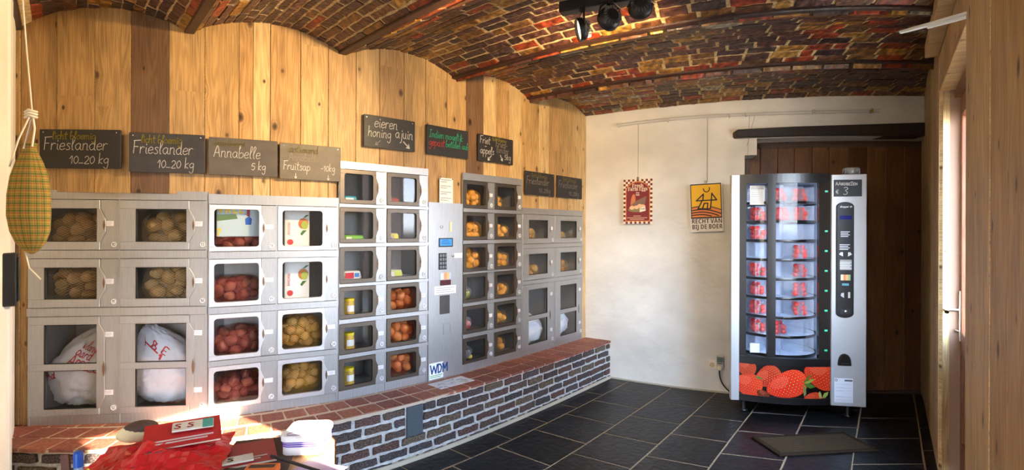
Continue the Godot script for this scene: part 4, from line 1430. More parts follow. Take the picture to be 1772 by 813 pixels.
		pr.slab(Transform3D(), PackedVector2Array([Vector2(0.09, 0.095), Vector2(0.1, 0.085), Vector2(0.128, 0.118), Vector2(0.105, 0.118)]), 0.15, 0.153)
		disc.call(0.032, 0.045, 0.018, 0.018, 0.001, C(190, 60, 60))
		pr.col = C(190, 70, 70).srgb_to_linear()
		pr.ribbon(write("APPELPERE".replace("P", "P"), 0.009, Vector2.ZERO, 0, false), 0.0016, func(p): return Vector3(0.032 - p.y, 0.09 + p.x, 0.1515))
		part("print", pr.mesh(), painted(), root)
	# pale lettered panel in front of the potatoes in locker 18
	var s18: Dictionary = slots[18]
	var pb := thing("lettered_panel", s18.xf * shift(0.0, 0.02, -0.012), "pale panel with yellow letters behind door 18", "bag")
	part("sheet", block(0.01, 0.285, 0.06, 0.24, -0.012, 0.0, 0.003), mat("pale panel", C(168, 186, 194), 0.5), pb)
	var pp := MB.new()
	pp.col = C(236, 196, 30).srgb_to_linear()
	pp.ribbon(write("V A L L", 0.022, Vector2(0.02, 0.2), 0, false), 0.009, func(p): return Vector3(p.x, p.y, 0.001))
	pp.ribbon(write("7", 0.024, Vector2(0.012, 0.07), 0, false), 0.008, func(p): return Vector3(p.x, p.y, 0.001))
	pp.col = C(30, 90, 180).srgb_to_linear()
	pp.slab(Transform3D(), PackedVector2Array([Vector2(0.16, 0.13), Vector2(0.19, 0.13), Vector2(0.194, 0.165), Vector2(0.178, 0.18), Vector2(0.158, 0.165)]), 0, 0.001)
	pp.col = C(150, 40, 60).srgb_to_linear()
	pp.slab(Transform3D(), rect(0.168, 0.18, 0.184, 0.23), 0, 0.001)
	pp.col = C(90, 120, 80).srgb_to_linear()
	pp.slab(Transform3D(), PackedVector2Array([Vector2(0.012, 0.15), Vector2(0.12, 0.165), Vector2(0.11, 0.192), Vector2(0.012, 0.186)]), 0, 0.0008)
	part("print", pp.mesh(), painted(), pb)
	# loose fruit in clear bags
	var fruits := [[45, "green yellow pear in a clear bag in locker 45", "pear_bag", C(150, 160, 60), Vector3(0.034, 0.042, 0.034)], [46, "red apple in a clear bag in locker 46", "apple_bag", C(176, 70, 66), Vector3(0.042, 0.038, 0.04)], [47, "dark wrapped fruit in a clear bag in locker 47", "plum_bag", C(70, 66, 86), Vector3(0.04, 0.045, 0.04)]]
	var film := mat("clear film", Color(0.95, 0.97, 1.0, 0.12), 0.12)
	film.transparency = BaseMaterial3D.TRANSPARENCY_ALPHA
	for q in fruits:
		var sl: Dictionary = slots[q[0]]
		var root := thing(q[2], sl.xf * shift(sl.w * 0.2 + 0.06, 0.045, -0.07), q[1], "fruit bag")
		var mb := MB.new()
		blob(mb, Transform3D(), q[4], 18, 12, func(d: Vector3) -> float: return 1.0 - 0.12 * pow(maxf(0.0, d.y), 3.0))
		part("fruit", mb.mesh(), mat(q[2], q[3], 0.35), root)
		var fb := MB.new()
		var ff := FastNoiseLite.new()
		ff.seed = q[0]
		blob(fb, shift(0, 0.02, 0), Vector3(0.056, 0.066, 0.05), 18, 14, func(d: Vector3) -> float: return (1.0 - 0.45 * maxf(0.0, d.y)) * (1.0 + 0.2 * ff.get_noise_3dv(d * 160.0)))
		part("clear_bag", fb.mesh(), film, root)
		if q[0] == 47:
			var st := MB.new()
			blob(st, shift(0.02, -0.025, 0.025), Vector3(0.022, 0.02, 0.02), 12, 8, func(_d: Vector3) -> float: return 1.0)
			part("fruit", st.mesh(), mat("yellow plum", C(206, 186, 80), 0.35), root)

# ---------------------------------------------------------------- chalk boards and papers on the boarded wall
func chalk_board(s0: float, s1: float, h0: float, h1: float, label: String, lines: Array, dusty := 0):
	var a := at(s0, D - 0.004)
	var b := at(s1, D - 0.004)
	var L := a.distance_to(b)
	var root := thing("chalk_board", chord(a, b) * shift(0, h0, 0), label, "sign", "slate signs on the boarded wall")
	var base: Color = [C(38, 36, 36), C(58, 54, 52), C(92, 84, 74), C(104, 94, 80)][dusty]
	var m := mat("chalk board %d" % dusty, base, 0.55)
	if not m.albedo_texture: tri(m, 2.0, noise_tex(90 + dusty, 0.012, 0.82, 1.0, 4))
	part("board", _slab_mesh(rounded(0, 0, L, h1 - h0, 0.004, 2), -0.006, 0.004, 0.001), m, root)
	for x in [0.02, L - 0.02]:
		part("screw", _disc(0.0035, 0.002), mat("satin steel fitting", C(200, 200, 200), 0.25, 1.0), root, shift(x, h1 - h0 - 0.016, 0.004))
	for l in lines:
		var mb := MB.new()
		var w: float = l[4] if l.size() > 4 else 0.0036
		var put := func(p): return Vector3(p.x * L / 0.42, p.y * (h1 - h0) / 0.21, 0.0046)
		if l[0] is Array: mb.ribbon(arrow(l[0][0], l[0][1]), w, put)
		else: mb.ribbon(write(l[0], l[2], l[3], 0.1), w * 0.85, put)
		var k: String = l[1]
		part("chalk_arrow" if l[0] is Array else "chalk_writing", mb.mesh(), mat("chalk " + k, {"white": C(196, 190, 180), "olive": C(128, 118, 34), "dim": C(140, 128, 110), "faint": C(104, 96, 52), "green": C(40, 160, 120), "red": C(186, 52, 50), "grey": C(128, 122, 114)}[k], 0.9), root)

func _slab_mesh(p: PackedVector2Array, z0: float, z1: float, bev := 0.0) -> ArrayMesh:
	var mb := MB.new()
	mb.slab(Transform3D(), p, z0, z1, bev)
	return mb.mesh()

func build_boards():
	var V := func(x: float, y: float) -> Vector2: return Vector2(x, y)
	for q in [[-0.118, 0.326, 1.782, 1.994, 0, "black slate sign reading Frieslander 10-20 kg above locker 10"], [0.373, 0.807, 1.766, 1.983, 1, "greyish slate sign reading Frieslander 10-20 kg on the dark plank"]]:
		chalk_board(q[0], q[1], q[2], q[3], q[5], [["licht bloemig", "olive", 0.021, V.call(0.065, 0.158), 0.006], ["Frieslander", "white", 0.035, V.call(0.018, 0.1), 0.0042], ["10_20 kg", "white", 0.029, V.call(0.155, 0.026), 0.004]], q[4])
	chalk_board(0.83, 1.258, 1.764, 1.976, "brownish slate sign reading Annabelle 5 kg", [["vastkokend", "faint", 0.02, V.call(0.03, 0.164), 0.006], ["Annabelle", "white", 0.034, V.call(0.03, 0.1), 0.0038], ["5 kg", "white", 0.026, V.call(0.255, 0.035), 0.0042]], 2)
	chalk_board(1.272, 1.694, 1.756, 1.971, "dusty brown slate sign reading Fruitsap 10kg with two arrows", [["vastkokend", "faint", 0.022, V.call(0.05, 0.158), 0.006], ["Annabelle", "dim", 0.024, V.call(0.06, 0.11), 0.0025], ["Fruitsap", "white", 0.026, V.call(0.02, 0.055), 0.004], ["-10kg", "white", 0.023, V.call(0.275, 0.058), 0.004], [[V.call(0.105, 0.035), V.call(0.105, 0.006)], "white", 0, 0, 0.004], [[V.call(0.33, 0.035), V.call(0.33, 0.004)], "white", 0, 0, 0.004]], 3)
	chalk_board(1.867, 2.29, 1.996, 2.206, "black slate sign reading eieren honing ajuin", [["eieren", "white", 0.038, V.call(0.08, 0.135), 0.0055], ["honing", "white", 0.034, V.call(0.03, 0.07), 0.005], ["ajuin", "white", 0.036, V.call(0.25, 0.082), 0.0065], [[V.call(0.13, 0.05), V.call(0.09, 0.018)], "grey", 0, 0, 0.005], [[V.call(0.32, 0.06), V.call(0.37, 0.02)], "white", 0, 0, 0.008]], 0)
	chalk_board(2.395, 2.807, 1.995, 2.204, "black slate sign with green and red writing asking for exact payment", [["Indien mogelijk", "green", 0.026, V.call(0.025, 0.125), 0.0055], ["gepast", "red", 0.028, V.call(0.02, 0.065), 0.0055], ["betalen aub", "green", 0.024, V.call(0.185, 0.068), 0.0055]], 0)
	chalk_board(2.916, 3.33, 1.997, 2.205, "black slate sign reading Friet-appels and Frieslander 5kg", [["Friet", "white", 0.03, V.call(0.015, 0.14), 0.005], ["-", "white", 0.03, V.call(0.07, 0.1), 0.005], ["appels", "white", 0.03, V.call(0.02, 0.06), 0.005], ["licht bloemig", "olive", 0.016, V.call(0.16, 0.175), 0.005], ["Fries-", "dim", 0.03, V.call(0.2, 0.13), 0.005], ["lander", "grey", 0.028, V.call(0.21, 0.085), 0.004], ["5kg", "white", 0.028, V.call(0.31, 0.035), 0.0045], [[V.call(0.15, 0.05), V.call(0.11, 0.012)], "white", 0, 0, 0.007], [[V.call(0.26, 0.065), V.call(0.285, 0.022)], "white", 0, 0, 0.007]], 0)
	for q in [[3.49, 3.918, "dark slate sign reading Frieslander above corner lockers, beside the tall lockers"], [3.965, 4.386, "dark slate sign reading Frieslander above corner lockers, beside the white wall"]]:
		chalk_board(q[0], q[1], 1.764, 1.968, q[2], [["licht bloemig", "faint", 0.021, V.call(0.085, 0.16), 0.006], ["Frieslander", "dim" if q[0] < 3.9 else "grey", 0.034, V.call(0.015, 0.098), 0.0048], ["10_20kg", "grey", 0.026, V.call(0.19, 0.028), 0.0045]], 0)
	var a := at(2.521, D - 0.003)
	var b := at(2.654, D - 0.003)
	var L := a.distance_to(b)
	var root := thing("notice_sheet", chord(a, b) * shift(0, 1.652, 0), "white printed sheet pinned above payment terminal", "notice")
	part("sheet", block(0, L, 0, 0.182, -0.002, 0.0005), mat("white paper", C(226, 226, 222), 0.6), root)
	var ink := MB.new()
	for i in 11:
		if i in [2, 5, 8]: continue
		ink.ribbon([[Vector2(L * 0.1, 0.168 - i * 0.0148), Vector2(L * (0.86 if i in [0, 3, 6, 9] else 0.55), 0.168 - i * 0.0148)]], 0.0035, func(p): return Vector3(p.x, p.y, 0.0009))
	part("text_lines", ink.mesh(), mat("grey ink", C(96, 96, 100), 0.7), root)
	for x in [0.006, L - 0.006]:
		part("pin", _disc(0.004, 0.004), mat("dark pin", C(60, 50, 44), 0.4), root, shift(x, 0.176, 0.0005))

const LABELS := {
	10: "beige net of potatoes half hidden by hanging cloth bag", 11: "beige net of potatoes in square locker just above the sack lettered APPELEN",
	13: "beige net of potatoes in topmost square locker beside pale lettered panel", 14: "beige net of potatoes in square locker just above the sack with red stripe",
	18: "red net of potatoes half hidden by pale lettered panel", 19: "red net of potatoes just below the pale lettered panel", 20: "red net of potatoes with another red net above and below it",
	21: "lowest red net of potatoes, just above the ledge", 22: "boxed apple juice in topmost locker, beside pale lettered panel", 23: "boxed apple juice just above an amber potato net",
	24: "amber net of pale potatoes just below the boxed juice", 25: "amber net of pale potatoes just above the ledge",
	29: "honey jar with yellow lid just below white egg carton", 30: "honey jar with yellow lid, middle one of three", 31: "honey jar with yellow lid just above the ledge",
	35: "orange net of onions just below yellow green egg carton", 36: "orange net of onions, middle one of three", 37: "orange net of onions just above the ledge",
	42: "bright amber potato net in topmost locker beside the pinned sheet", 43: "bright amber potato net with another above and below it", 44: "bright amber potato net just above the pear",
	48: "small potato net in topmost narrow locker, under the slate sign", 49: "small potato net second from the top of its narrow column", 50: "small potato net third from the top of its narrow column",
	51: "small potato net fourth from the top, beside the pear", 52: "small potato net fifth from the top, beside the apple", 53: "lowest small potato net, just above the ledge",
	54: "potato net in topmost corner locker beside the narrow column", 55: "potato net just above the plain white sack beside narrow column",
	57: "potato net in topmost corner locker beside white wall", 58: "potato net just above the plain white sack beside white wall",
}

# ---------------------------------------------------------------- strawberry vending machine
func berry_print() -> ImageTexture:        # the photo print on the lower panel: big strawberries on black
	var w := 560
	var h := 200
	var data := PackedByteArray()
	data.resize(w * h * 3)
	# centre x, centre y, half length, half width, turn
	var berries := [[40, 28, 60, 52, 0.3, 0.8], [170, 75, 84, 66, -0.5, 0.85], [505, 55, 120, 82, 0.35, 0.95], [50, 135, 88, 72, 0.2, 1.0], [285, 118, 130, 82, -0.35, 1.05], [450, 205, 60, 46, 0.1, 0.9], [140, 190, 40, 30, 0.6, 0.5]]
	for y in h:
		for x in w:
			var col := Color(0.05, 0.03, 0.03)
			for b in berries:
				var p := Vector2(x - b[0], y - b[1]).rotated(-b[4])
				var e := Vector2(p.x / b[2], p.y / (b[3] * (1.0 - 0.28 * clampf(-p.x / b[2], -1.0, 1.0))))
				var q := e.length()
				if q < 1.0:
					var a := Vector2(asin(clampf(e.x, -1, 1)), asin(clampf(e.y, -1, 1)))
					var g := a * 5.2
					var row := floorf(g.y)
					var cell := Vector2(fposmod(g.x + 0.5 * fmod(absf(row), 2.0), 1.0) - 0.5, g.y - row - 0.5)
					var base: Color = Color(0.86, 0.11, 0.07).lerp(Color(0.95, 0.3, 0.12), clampf(a.x * 0.3 + 0.25, 0, 1)) * b[5]
					var dd := Vector2(cell.x * 1.4, cell.y).length()
					if dd < 0.17: base = Color(1.0, 0.8, 0.4)
					elif dd < 0.36: base = base * 0.66
					elif Vector2(a.x + 0.35, a.y + 0.4).length() < 0.5: base = base.lerp(Color(1, 0.55, 0.42), 0.35)
					col = base
			var k := (y * w + x) * 3
			data[k] = int(clampf(col.r, 0, 1) * 255)
			data[k + 1] = int(clampf(col.g, 0, 1) * 255)
			data[k + 2] = int(clampf(col.b, 0, 1) * 255)
	var im := Image.create_from_data(w, h, false, Image.FORMAT_RGB8, data)
	for q in [[[385, 96], [415, 60], [440, 40], [425, 70], [398, 104], Color(0.36, 0.42, 0.14)], [[392, 100], [430, 78], [466, 78], [430, 100], [398, 112], Color(0.55, 0.58, 0.22)], [[392, 105], [432, 104], [466, 126], [430, 136], [400, 122], Color(0.28, 0.42, 0.14)], [[386, 108], [402, 130], [404, 170], [390, 190], [384, 150], Color(0.5, 0.5, 0.28)], [[490, 196], [482, 166], [492, 152], [502, 170], [506, 196], Color(0.62, 0.62, 0.36)], [[506, 196], [520, 166], [548, 158], [544, 180], [526, 197], Color(0.52, 0.58, 0.26)], [[88, 84], [110, 74], [134, 84], [130, 98], [104, 88], Color(0.4, 0.46, 0.2)]]:
		var poly := PackedVector2Array()
		for i in 5: poly.append(Vector2(q[i][0], q[i][1]))
		for y in range(40, 200):
			for x in range(80, 556):
				if Geometry2D.is_point_in_polygon(Vector2(x, y), poly): im.set_pixel(x, y, q[5])
	return ImageTexture.create_from_image(im)

func build_machine():
	var a := at(4.05, 1.217)
	var b := at(4.05, 0.144)
	var f := chord(a, b)
	var W := a.distance_to(b)
	var k := W / 1.073
	var root := thing("vending_machine", f, "tall black and silver strawberry vending machine with lit glass front", "vending machine")
	var black := mat("black lacquer", C(22, 21, 21), 0.3)
	var silver := mat("silver painted steel", C(186, 184, 180), 0.4, 0.25)
	var zf := func(x: float) -> float: return 0.055 * sin(PI * clampf((x / k - 0.072) / 0.728, 0, 1))
	var bow := func(x0: float, x1: float, y0: float, y1: float, th: float, o: float, n: int, uvs := false) -> ArrayMesh:   # piece of the bowed front
		var mb := MB.new()
		for i in n:
			var xa := lerpf(x0, x1, float(i) / n) * k
			var xb := lerpf(x0, x1, float(i + 1) / n) * k
			var za: float = zf.call(xa) + o
			var zb: float = zf.call(xb) + o
			var ua := float(i) / n
			var ub := float(i + 1) / n
			mb.quad(Vector3(xa, y0, za), Vector3(xb, y0, zb), Vector3(xb, y1, zb), Vector3(xa, y1, za), Vector2(ua, 1), Vector2(ub, 1), Vector2(ub, 0), Vector2(ua, 0))
			mb.flat(Vector3(xb, y0, zb - th), Vector3(xa, y0, za - th), Vector3(xa, y1, za - th), Vector3(xb, y1, zb - th))
			mb.flat(Vector3(xa, y1, za), Vector3(xb, y1, zb), Vector3(xb, y1, zb - th), Vector3(xa, y1, za - th))
			mb.flat(Vector3(xa, y0, za - th), Vector3(xb, y0, zb - th), Vector3(xb, y0, zb), Vector3(xa, y0, za))
		for e in [x0 * k, x1 * k]:
			var z: float = zf.call(e) + o
			mb.flat(Vector3(e, y0, z - th), Vector3(e, y0, z), Vector3(e, y1, z), Vector3(e, y1, z - th))
		return mb.mesh()
	# cabinet, narrower towards the back on the socket side
	var body := MB.new()
	var dep := 0.6
	var out := PackedVector2Array([Vector2(0.03 * k, 0), Vector2(W - 0.012, 0), Vector2(W - 0.012, dep), Vector2(0.3 * k, dep)])
	var up := Transform3D(Basis(Vector3.RIGHT, -PI / 2), Vector3.ZERO)
	for q in [[0.1, 0.42], [1.86, 1.89]]:
		body.slab(up, out, q[0], q[1])
	for i in [1, 2, 3]:
		var p: Vector2 = out[i]
		var q: Vector2 = out[(i + 1) % 4]
		var n := Vector2(q.y - p.y, p.x - q.x).normalized() * -0.02
		body.slab(up, PackedVector2Array([p, q, q + n, p + n]), 0.1, 1.88)
	part("body", body.mesh(), black, root)
	var lin := MB.new()
	var ins := [Vector2(0.1 * k, 0.0), Vector2(0.33 * k, dep - 0.05), Vector2(0.79 * k, dep - 0.05), Vector2(0.79 * k, 0.0)]
	for i in 3:
		var p: Vector2 = ins[i]
		var q: Vector2 = ins[i + 1]
		lin.flat(Vector3(p.x, 0.43, -p.y), Vector3(q.x, 0.43, -q.y), Vector3(q.x, 1.85, -q.y), Vector3(p.x, 1.85, -p.y))
	lin.flat(Vector3(0.1 * k, 0.432, 0), Vector3(0.79 * k, 0.432, 0), Vector3(0.79 * k, 0.432, -dep), Vector3(0.1 * k, 0.432, -dep))
	lin.flat(Vector3(0.1 * k, 1.85, 0), Vector3(0.79 * k, 1.85, 0), Vector3(0.79 * k, 1.85, -dep), Vector3(0.1 * k, 1.85, -dep))
	part("liner", lin.mesh(), mat("pale cabinet liner", C(196, 206, 222), 0.35), root)
	part("side_post", block(0, 0.07 * k, 0.096, 1.905, -0.04, 0.01, 0.004), silver, root)
	part("top_rail", bow.call(0.072, 0.8, 1.832, 1.905, 0.04, 0.0, 20), black, root)
	part("sill_rail", bow.call(0.072, 0.8, 0.398, 0.458, 0.05, 0.008, 20), black, root)
	part("stile", bow.call(0.072, 0.125, 0.458, 1.832, 0.04, 0.0, 3), black, root)
	part("mullion", bow.call(0.29, 0.352, 0.458, 1.832, 0.04, 0.0, 4), black, root)
	part("stile", bow.call(0.703, 0.8, 0.458, 1.832, 0.04, 0.0, 5), mat("dark smoked panel", C(40, 36, 32), 0.15), root)
	var coated := mat("anti-reflex glass", Color(0.1, 0.1, 0.1, 0.03), 0.02)
	coated.transparency = BaseMaterial3D.TRANSPARENCY_ALPHA
	coated.metallic_specular = 0.22
	part("pane", bow.call(0.12, 0.294, 0.452, 1.838, 0.004, -0.016, 6), coated, root)
	part("pane", bow.call(0.348, 0.707, 0.452, 1.838, 0.004, -0.016, 10), coated, root)
	var bp := mat("strawberry print", Color.WHITE, 0.3)
	bp.albedo_texture = berry_print()
	part("printed_panel", bow.call(0.072, 0.8, 0.15, 0.398, 0.03, 0.004, 20), bp, root)
	part("base_rail", bow.call(0.072, 0.8, 0.1, 0.15, 0.06, 0.01, 20), black, root)
	var pan := part("control_panel", block(0.802 * k, W, 0.1, 1.895, -0.04, 0.018, 0.004), silver, root)
	for x in [0.12, 0.96]:
		var ft := MB.new()
		ft.lathe(shift(x * k, 0, -0.05), [Vector2(0, 0), Vector2(0.032, 0), Vector2(0.032, 0.012), Vector2(0.022, 0.016), Vector2(0.022, 0.11)], 14)
		part("foot", ft.mesh(), black, root)
	for x in [0.4, 0.9]:
		var ft := MB.new()
		ft.lathe(shift(x * k, 0, -0.5), [Vector2(0, 0), Vector2(0.032, 0), Vector2(0.032, 0.012), Vector2(0.022, 0.016), Vector2(0.022, 0.11)], 14)
		part("foot", ft.mesh(), black, root)
	# green level lamps beside the window
	var led := mat("green level lamp", C(60, 190, 150), 0.3)
	led.emission_enabled = true
	led.emission = C(40, 200, 150)
	led.emission_energy_multiplier = 0.2
	for i in 9:
		if i == 1: continue
		part("level_button", block(0.752 * k, 0.776 * k, 1.757 - 0.155 * i, 1.772 - 0.155 * i, zf.call(0.76 * k) - 0.001, zf.call(0.76 * k) + 0.005, 0.002), led, root)
	# sign and slot column on the silver panel; local z from the panel's face
	var z := 0.018
	var sg := part("price_sign", block(0.818 * k, 1.033 * k, 1.723, 1.853, z, z + 0.006, 0.001), mat("chalk board 0", C(38, 36, 36), 0.55), pan)
	var ink := MB.new()
	ink.ribbon(_fit(write("AARDBEIEN".replace("I", "I"), 0.022, Vector2.ZERO, 0, false), Vector2(0.83 * k, 1.81), 0.165 * k, 0.026), 0.0038, func(p): return Vector3(p.x, p.y, z + 0.0066))
	ink.ribbon(write("€", 0.02, Vector2(0.832 * k, 1.746), 0.0), 0.004, func(p): return Vector3(p.x, p.y, z + 0.0066))
	ink.ribbon(write("3", 0.04, Vector2(0.885 * k, 1.738), 0.1), 0.005, func(p): return Vector3(p.x * 1.0, p.y, z + 0.0066))
	part("chalk_writing", ink.mesh(), mat("chalk white", C(206, 200, 190), 0.9), sg)
	var cm := MB.new()
	var p := PackedVector2Array()
	for i in 13:
		p.append(Vector2(0.9035 * k + 0.0675 * k * cos(PI * i / 12), 1.645 + 0.035 * sin(PI * i / 12)))
	for i in 13:
		p.append(Vector2(0.9035 * k - 0.0675 * k * cos(PI * i / 12), 0.82 - 0.035 * sin(PI * i / 12)))
	cm.slab(Transform3D(), p, z, z + 0.014, 0.004)
	part("payment_column", cm.mesh(), black, pan)
	var zz := z + 0.0145
	var piece := func(called: String, col: Color, p: PackedVector2Array, z0: float, z1: float):
		var mb := MB.new()
		mb.col = col
		mb.slab(Transform3D(), p, z0, z1)
		part(called, mb.mesh(), painted(), pan)
	var nm := MB.new()
	nm.col = Color(0.75, 0.75, 0.75)
	nm.ribbon(_fit(write("shopper 21", 0.012, Vector2.ZERO), Vector2(0.862 * k, 1.632), 0.09 * k, 0.02), 0.0032, func(q): return Vector3(q.x, q.y, zz))
	part("lettering", nm.mesh(), painted(), pan)
	for q in [[0.868, 1.45, 0.935, 4], [0.86, 1.35, 0.935, 4], [0.862, 1.215, 0.95, 5]]:
		var tm := MB.new()
		tm.col = Color(0.7, 0.7, 0.7)
		for i in q[3]:
			tm.ribbon([[Vector2(q[0] * k, q[1] - 0.012 * i), Vector2((q[2] - 0.012 * (i % 2)) * k, q[1] - 0.012 * i)]], 0.005, func(e): return Vector3(e.x, e.y, zz + 0.0003))
		part("instruction_text", tm.mesh(), painted(), pan)
	for q in [[0.872, 1.0], [0.935, -1.0]]:
		piece.call("arrow_button", Color(0.6, 0.58, 0.55), PackedVector2Array([Vector2((q[0] - 0.018 * q[1]) * k, 1.275), Vector2((q[0] + 0.012 * q[1]) * k, 1.26), Vector2((q[0] + 0.012 * q[1]) * k, 1.292), Vector2((q[0] - 0.006 * q[1]) * k, 1.292)]), zz - 0.001, zz + 0.002)
	piece.call("notice_plate", Color(0.3, 0.29, 0.27), rect(0.862 * k, 1.155, 0.952 * k, 1.235), zz - 0.002, zz - 0.0002)
	var cs := MB.new()
	for q in [[0.868, 0.888, 0.75, 0.6, 0.35], [0.888, 0.906, 0.7, 0.2, 0.1], [0.906, 0.925, 0.75, 0.4, 0.15], [0.925, 0.942, 0.3, 0.45, 0.2]]:
		cs.col = Color(q[2], q[3], q[4])
		cs.slab(Transform3D(), rect(q[0] * k, 1.075, q[1] * k, 1.12), zz - 0.001, zz + 0.001)
	part("banknote_sticker", cs.mesh(), painted(), pan)
	piece.call("note_slot", Color(0.1, 0.3, 0.36), rect(0.878 * k, 1.035, 0.93 * k, 1.052), zz - 0.001, zz + 0.001)
	piece.call("return_lever", Color(0.5, 0.48, 0.44), PackedVector2Array([Vector2(0.868 * k, 0.955), Vector2(0.893 * k, 0.94), Vector2(0.893 * k, 0.98), Vector2(0.872 * k, 0.975)]), zz - 0.001, zz + 0.002)
	piece.call("coin_slot", Color(0.5, 0.48, 0.44), rect(0.925 * k, 0.94, 0.94 * k, 0.985), zz - 0.001, zz + 0.002)
	var blue := mat("dim blue display", C(16, 18, 60), 0.2)
	blue.emission_enabled = true
	blue.emission = C(20, 26, 130)
	blue.emission_energy_multiplier = 0.35
	part("display", block(0.858 * k, 0.95 * k, 1.545, 1.575, zz - 0.003, zz + 0.0006), blue, pan)
	part("coin_cup", block(0.862 * k, 0.945 * k, 0.815, 0.855, zz - 0.002, zz + 0.002, 0.001), mat("black plastic", C(24, 24, 26), 0.4), pan)
	part("lock", _disc(0.011, 0.012), mat("satin steel fitting", C(200, 200, 200), 0.25, 1.0), pan, shift(0.905 * k, 0.836, zz))
	var cr := MB.new()
	var pp := PackedVector2Array()
	for i in 15:
		var t := PI * i / 14
		pp.append(Vector2(0.9035 * k + 0.052 * k * cos(t) * (1.0 if i in [0, 14] else 0.98), 0.425 + 0.082 * pow(sin(t), 0.8)))
	pp.append(Vector2(0.8535 * k, 0.415))
	pp.append(Vector2(0.9535 * k, 0.415))
	cr.slab(Transform3D(), pp, z, z + 0.02, 0.008)
	bx(cr, 0.87 * k, 0.937 * k, 0.43, 0.436, z + 0.02, z + 0.026)
	part("coin_return", cr.mesh(), black, pan)
	var nt := MB.new()
	nt.col = Color(0.78, 0.78, 0.8)
	bx(nt, 0.827 * k, 0.971 * k, 0.128, 0.315, z, z + 0.002)
	nt.col = Color(0.12, 0.12, 0.14)
	nt.slab(Transform3D(), rect(0.905 * k, 0.293, 0.966 * k, 0.306), z + 0.002, z + 0.0026)
	var ring := [[]]
	for i in 17: ring[0].append(Vector2(0.84 * k + 0.008 * cos(TAU * i / 16), 0.3 + 0.008 * sin(TAU * i / 16)))
	nt.ribbon(ring, 0.004, func(q): return Vector3(q.x, q.y, z + 0.0026))
	nt.col = Color(0.45, 0.45, 0.48)
	for y in [0.27, 0.245, 0.24, 0.22, 0.215, 0.175, 0.17, 0.15, 0.14]:
		nt.ribbon([[Vector2(0.84 * k, y), Vector2((0.96 if int(y * 1000) % 2 == 0 else 0.9) * k, y)]], 0.0018, func(q): return Vector3(q.x, q.y, z + 0.0026))
	part("notice", nt.mesh(), painted(), pan)
	# inside: turning trays
	var axis := Vector3(0.45 * k, 0, -0.3)
	var R := 0.3
	var clear := mat("clear tray plastic", Color(0.86, 0.92, 1.0, 0.16), 0.1)
	clear.transparency = BaseMaterial3D.TRANSPARENCY_ALPHA
	var core := MB.new()
	core.lathe(shift(axis.x, 0.44, axis.z), [Vector2(0.07, 0), Vector2(0.07, 1.4)], 20)
	part("carousel_core", core.mesh(), mat("pale core", C(176, 186, 204), 0.3), root)
	var trayplate := MB.new()
	trayplate.lathe(shift(axis.x, 0, axis.z), [Vector2(0.0, 0), Vector2(R, 0), Vector2(R, 0.006), Vector2(0, 0.006)], 40)
	var tp := trayplate.mesh()
	var rim := MB.new()
	rim.lathe(shift(axis.x, 0, axis.z), [Vector2(R + 0.004, -0.009), Vector2(R + 0.009, -0.009), Vector2(R + 0.009, 0.012), Vector2(R + 0.004, 0.012)], 40)
	var rm := rim.mesh()
	var wl := MB.new()
	for i in 10:
		var t := Basis(Vector3.UP, TAU * i / 10.0 + 0.18)
		wl.box(Transform3D(t, axis + t * Vector3(0.185, 0.07, 0)), Vector3(0.22, 0.128, 0.003))
	var wm := wl.mesh()
	for i in 9:
		var h := 1.68 - 0.1525 * i
		var tr := part("tray", tp, mat("pale tray", C(190, 200, 216), 0.3), root, shift(0, h, 0))
		part("rim", rm, black, tr)
		part("dividers", wm, clear, tr)
	# unseen tubes behind mullion and stile, placed to light the trays
	var glow := mat("lit tube lamp", C(235, 242, 255), 0.4)
	glow.emission_enabled = true
	glow.emission = C(225, 236, 255)
	glow.emission_energy_multiplier = 1.6
	for q in [[0.321, 0.0], [0.735, 0.0]]:
		var x: float = q[0] * k
		part("unseen_tube_lamp", block(x - 0.012, x + 0.012, 0.5, 1.8, zf.call(x) - 0.062, zf.call(x) - 0.05), glow, root)
		var li := AreaLight3D.new()
		li.name = "unseen_tube_light"
		root.add_child(li, true)
		li.position = Vector3(x, 1.15, zf.call(x) - 0.066)
		li.area_size = Vector2(0.024, 1.3)
		li.area_normalize_energy = true
		li.light_energy = MACHINE_LIGHT
		li.light_color = C(222, 234, 255)
		li.shadow_enabled = true
	# papers inside the narrow window
	var pa := MB.new()
	pa.col = Color(0.62, 0.6, 0.55)
	bx(pa, 0.165 * k, 0.287 * k, 1.665, 1.82, -0.036, -0.034)
	pa.col = Color(0.12, 0.11, 0.11)
	for i in 9:
		pa.ribbon([[Vector2(0.175 * k, 1.808 - i * 0.015), Vector2((0.28 if i < 2 else 0.24) * k, 1.808 - i * 0.015)]], 0.005 if i < 2 else 0.002, func(q): return Vector3(q.x, q.y, -0.0336))
	part("notice", pa.mesh(), painted(), root)
	part("notice", block(0.17 * k, 0.25 * k, 0.475, 0.55, -0.036, -0.034), mat("white paper", C(226, 226, 222), 0.6), root)
	# punnets of strawberries on the trays
	var punnet_clear := mat("clear punnet", Color(0.8, 0.8, 0.8, 0.06), 0.08)
	punnet_clear.transparency = BaseMaterial3D.TRANSPARENCY_ALPHA
	punnet_clear.metallic_specular = 0.3
	var berries := []
	var bm := MB.new()
	blob(bm, Transform3D(), Vector3(0.8, 1.0, 0.8), 12, 9, func(d: Vector3) -> float: return 1.0 - 0.22 * maxf(0.0, -d.y))
	var bmesh := bm.mesh()
	var redm := [mat("strawberry red", C(206, 36, 26), 0.3), mat("strawberry deep red", C(180, 26, 24), 0.3)]
	var leaf := mat("strawberry leaf", C(80, 120, 50), 0.6)
	var spots := []
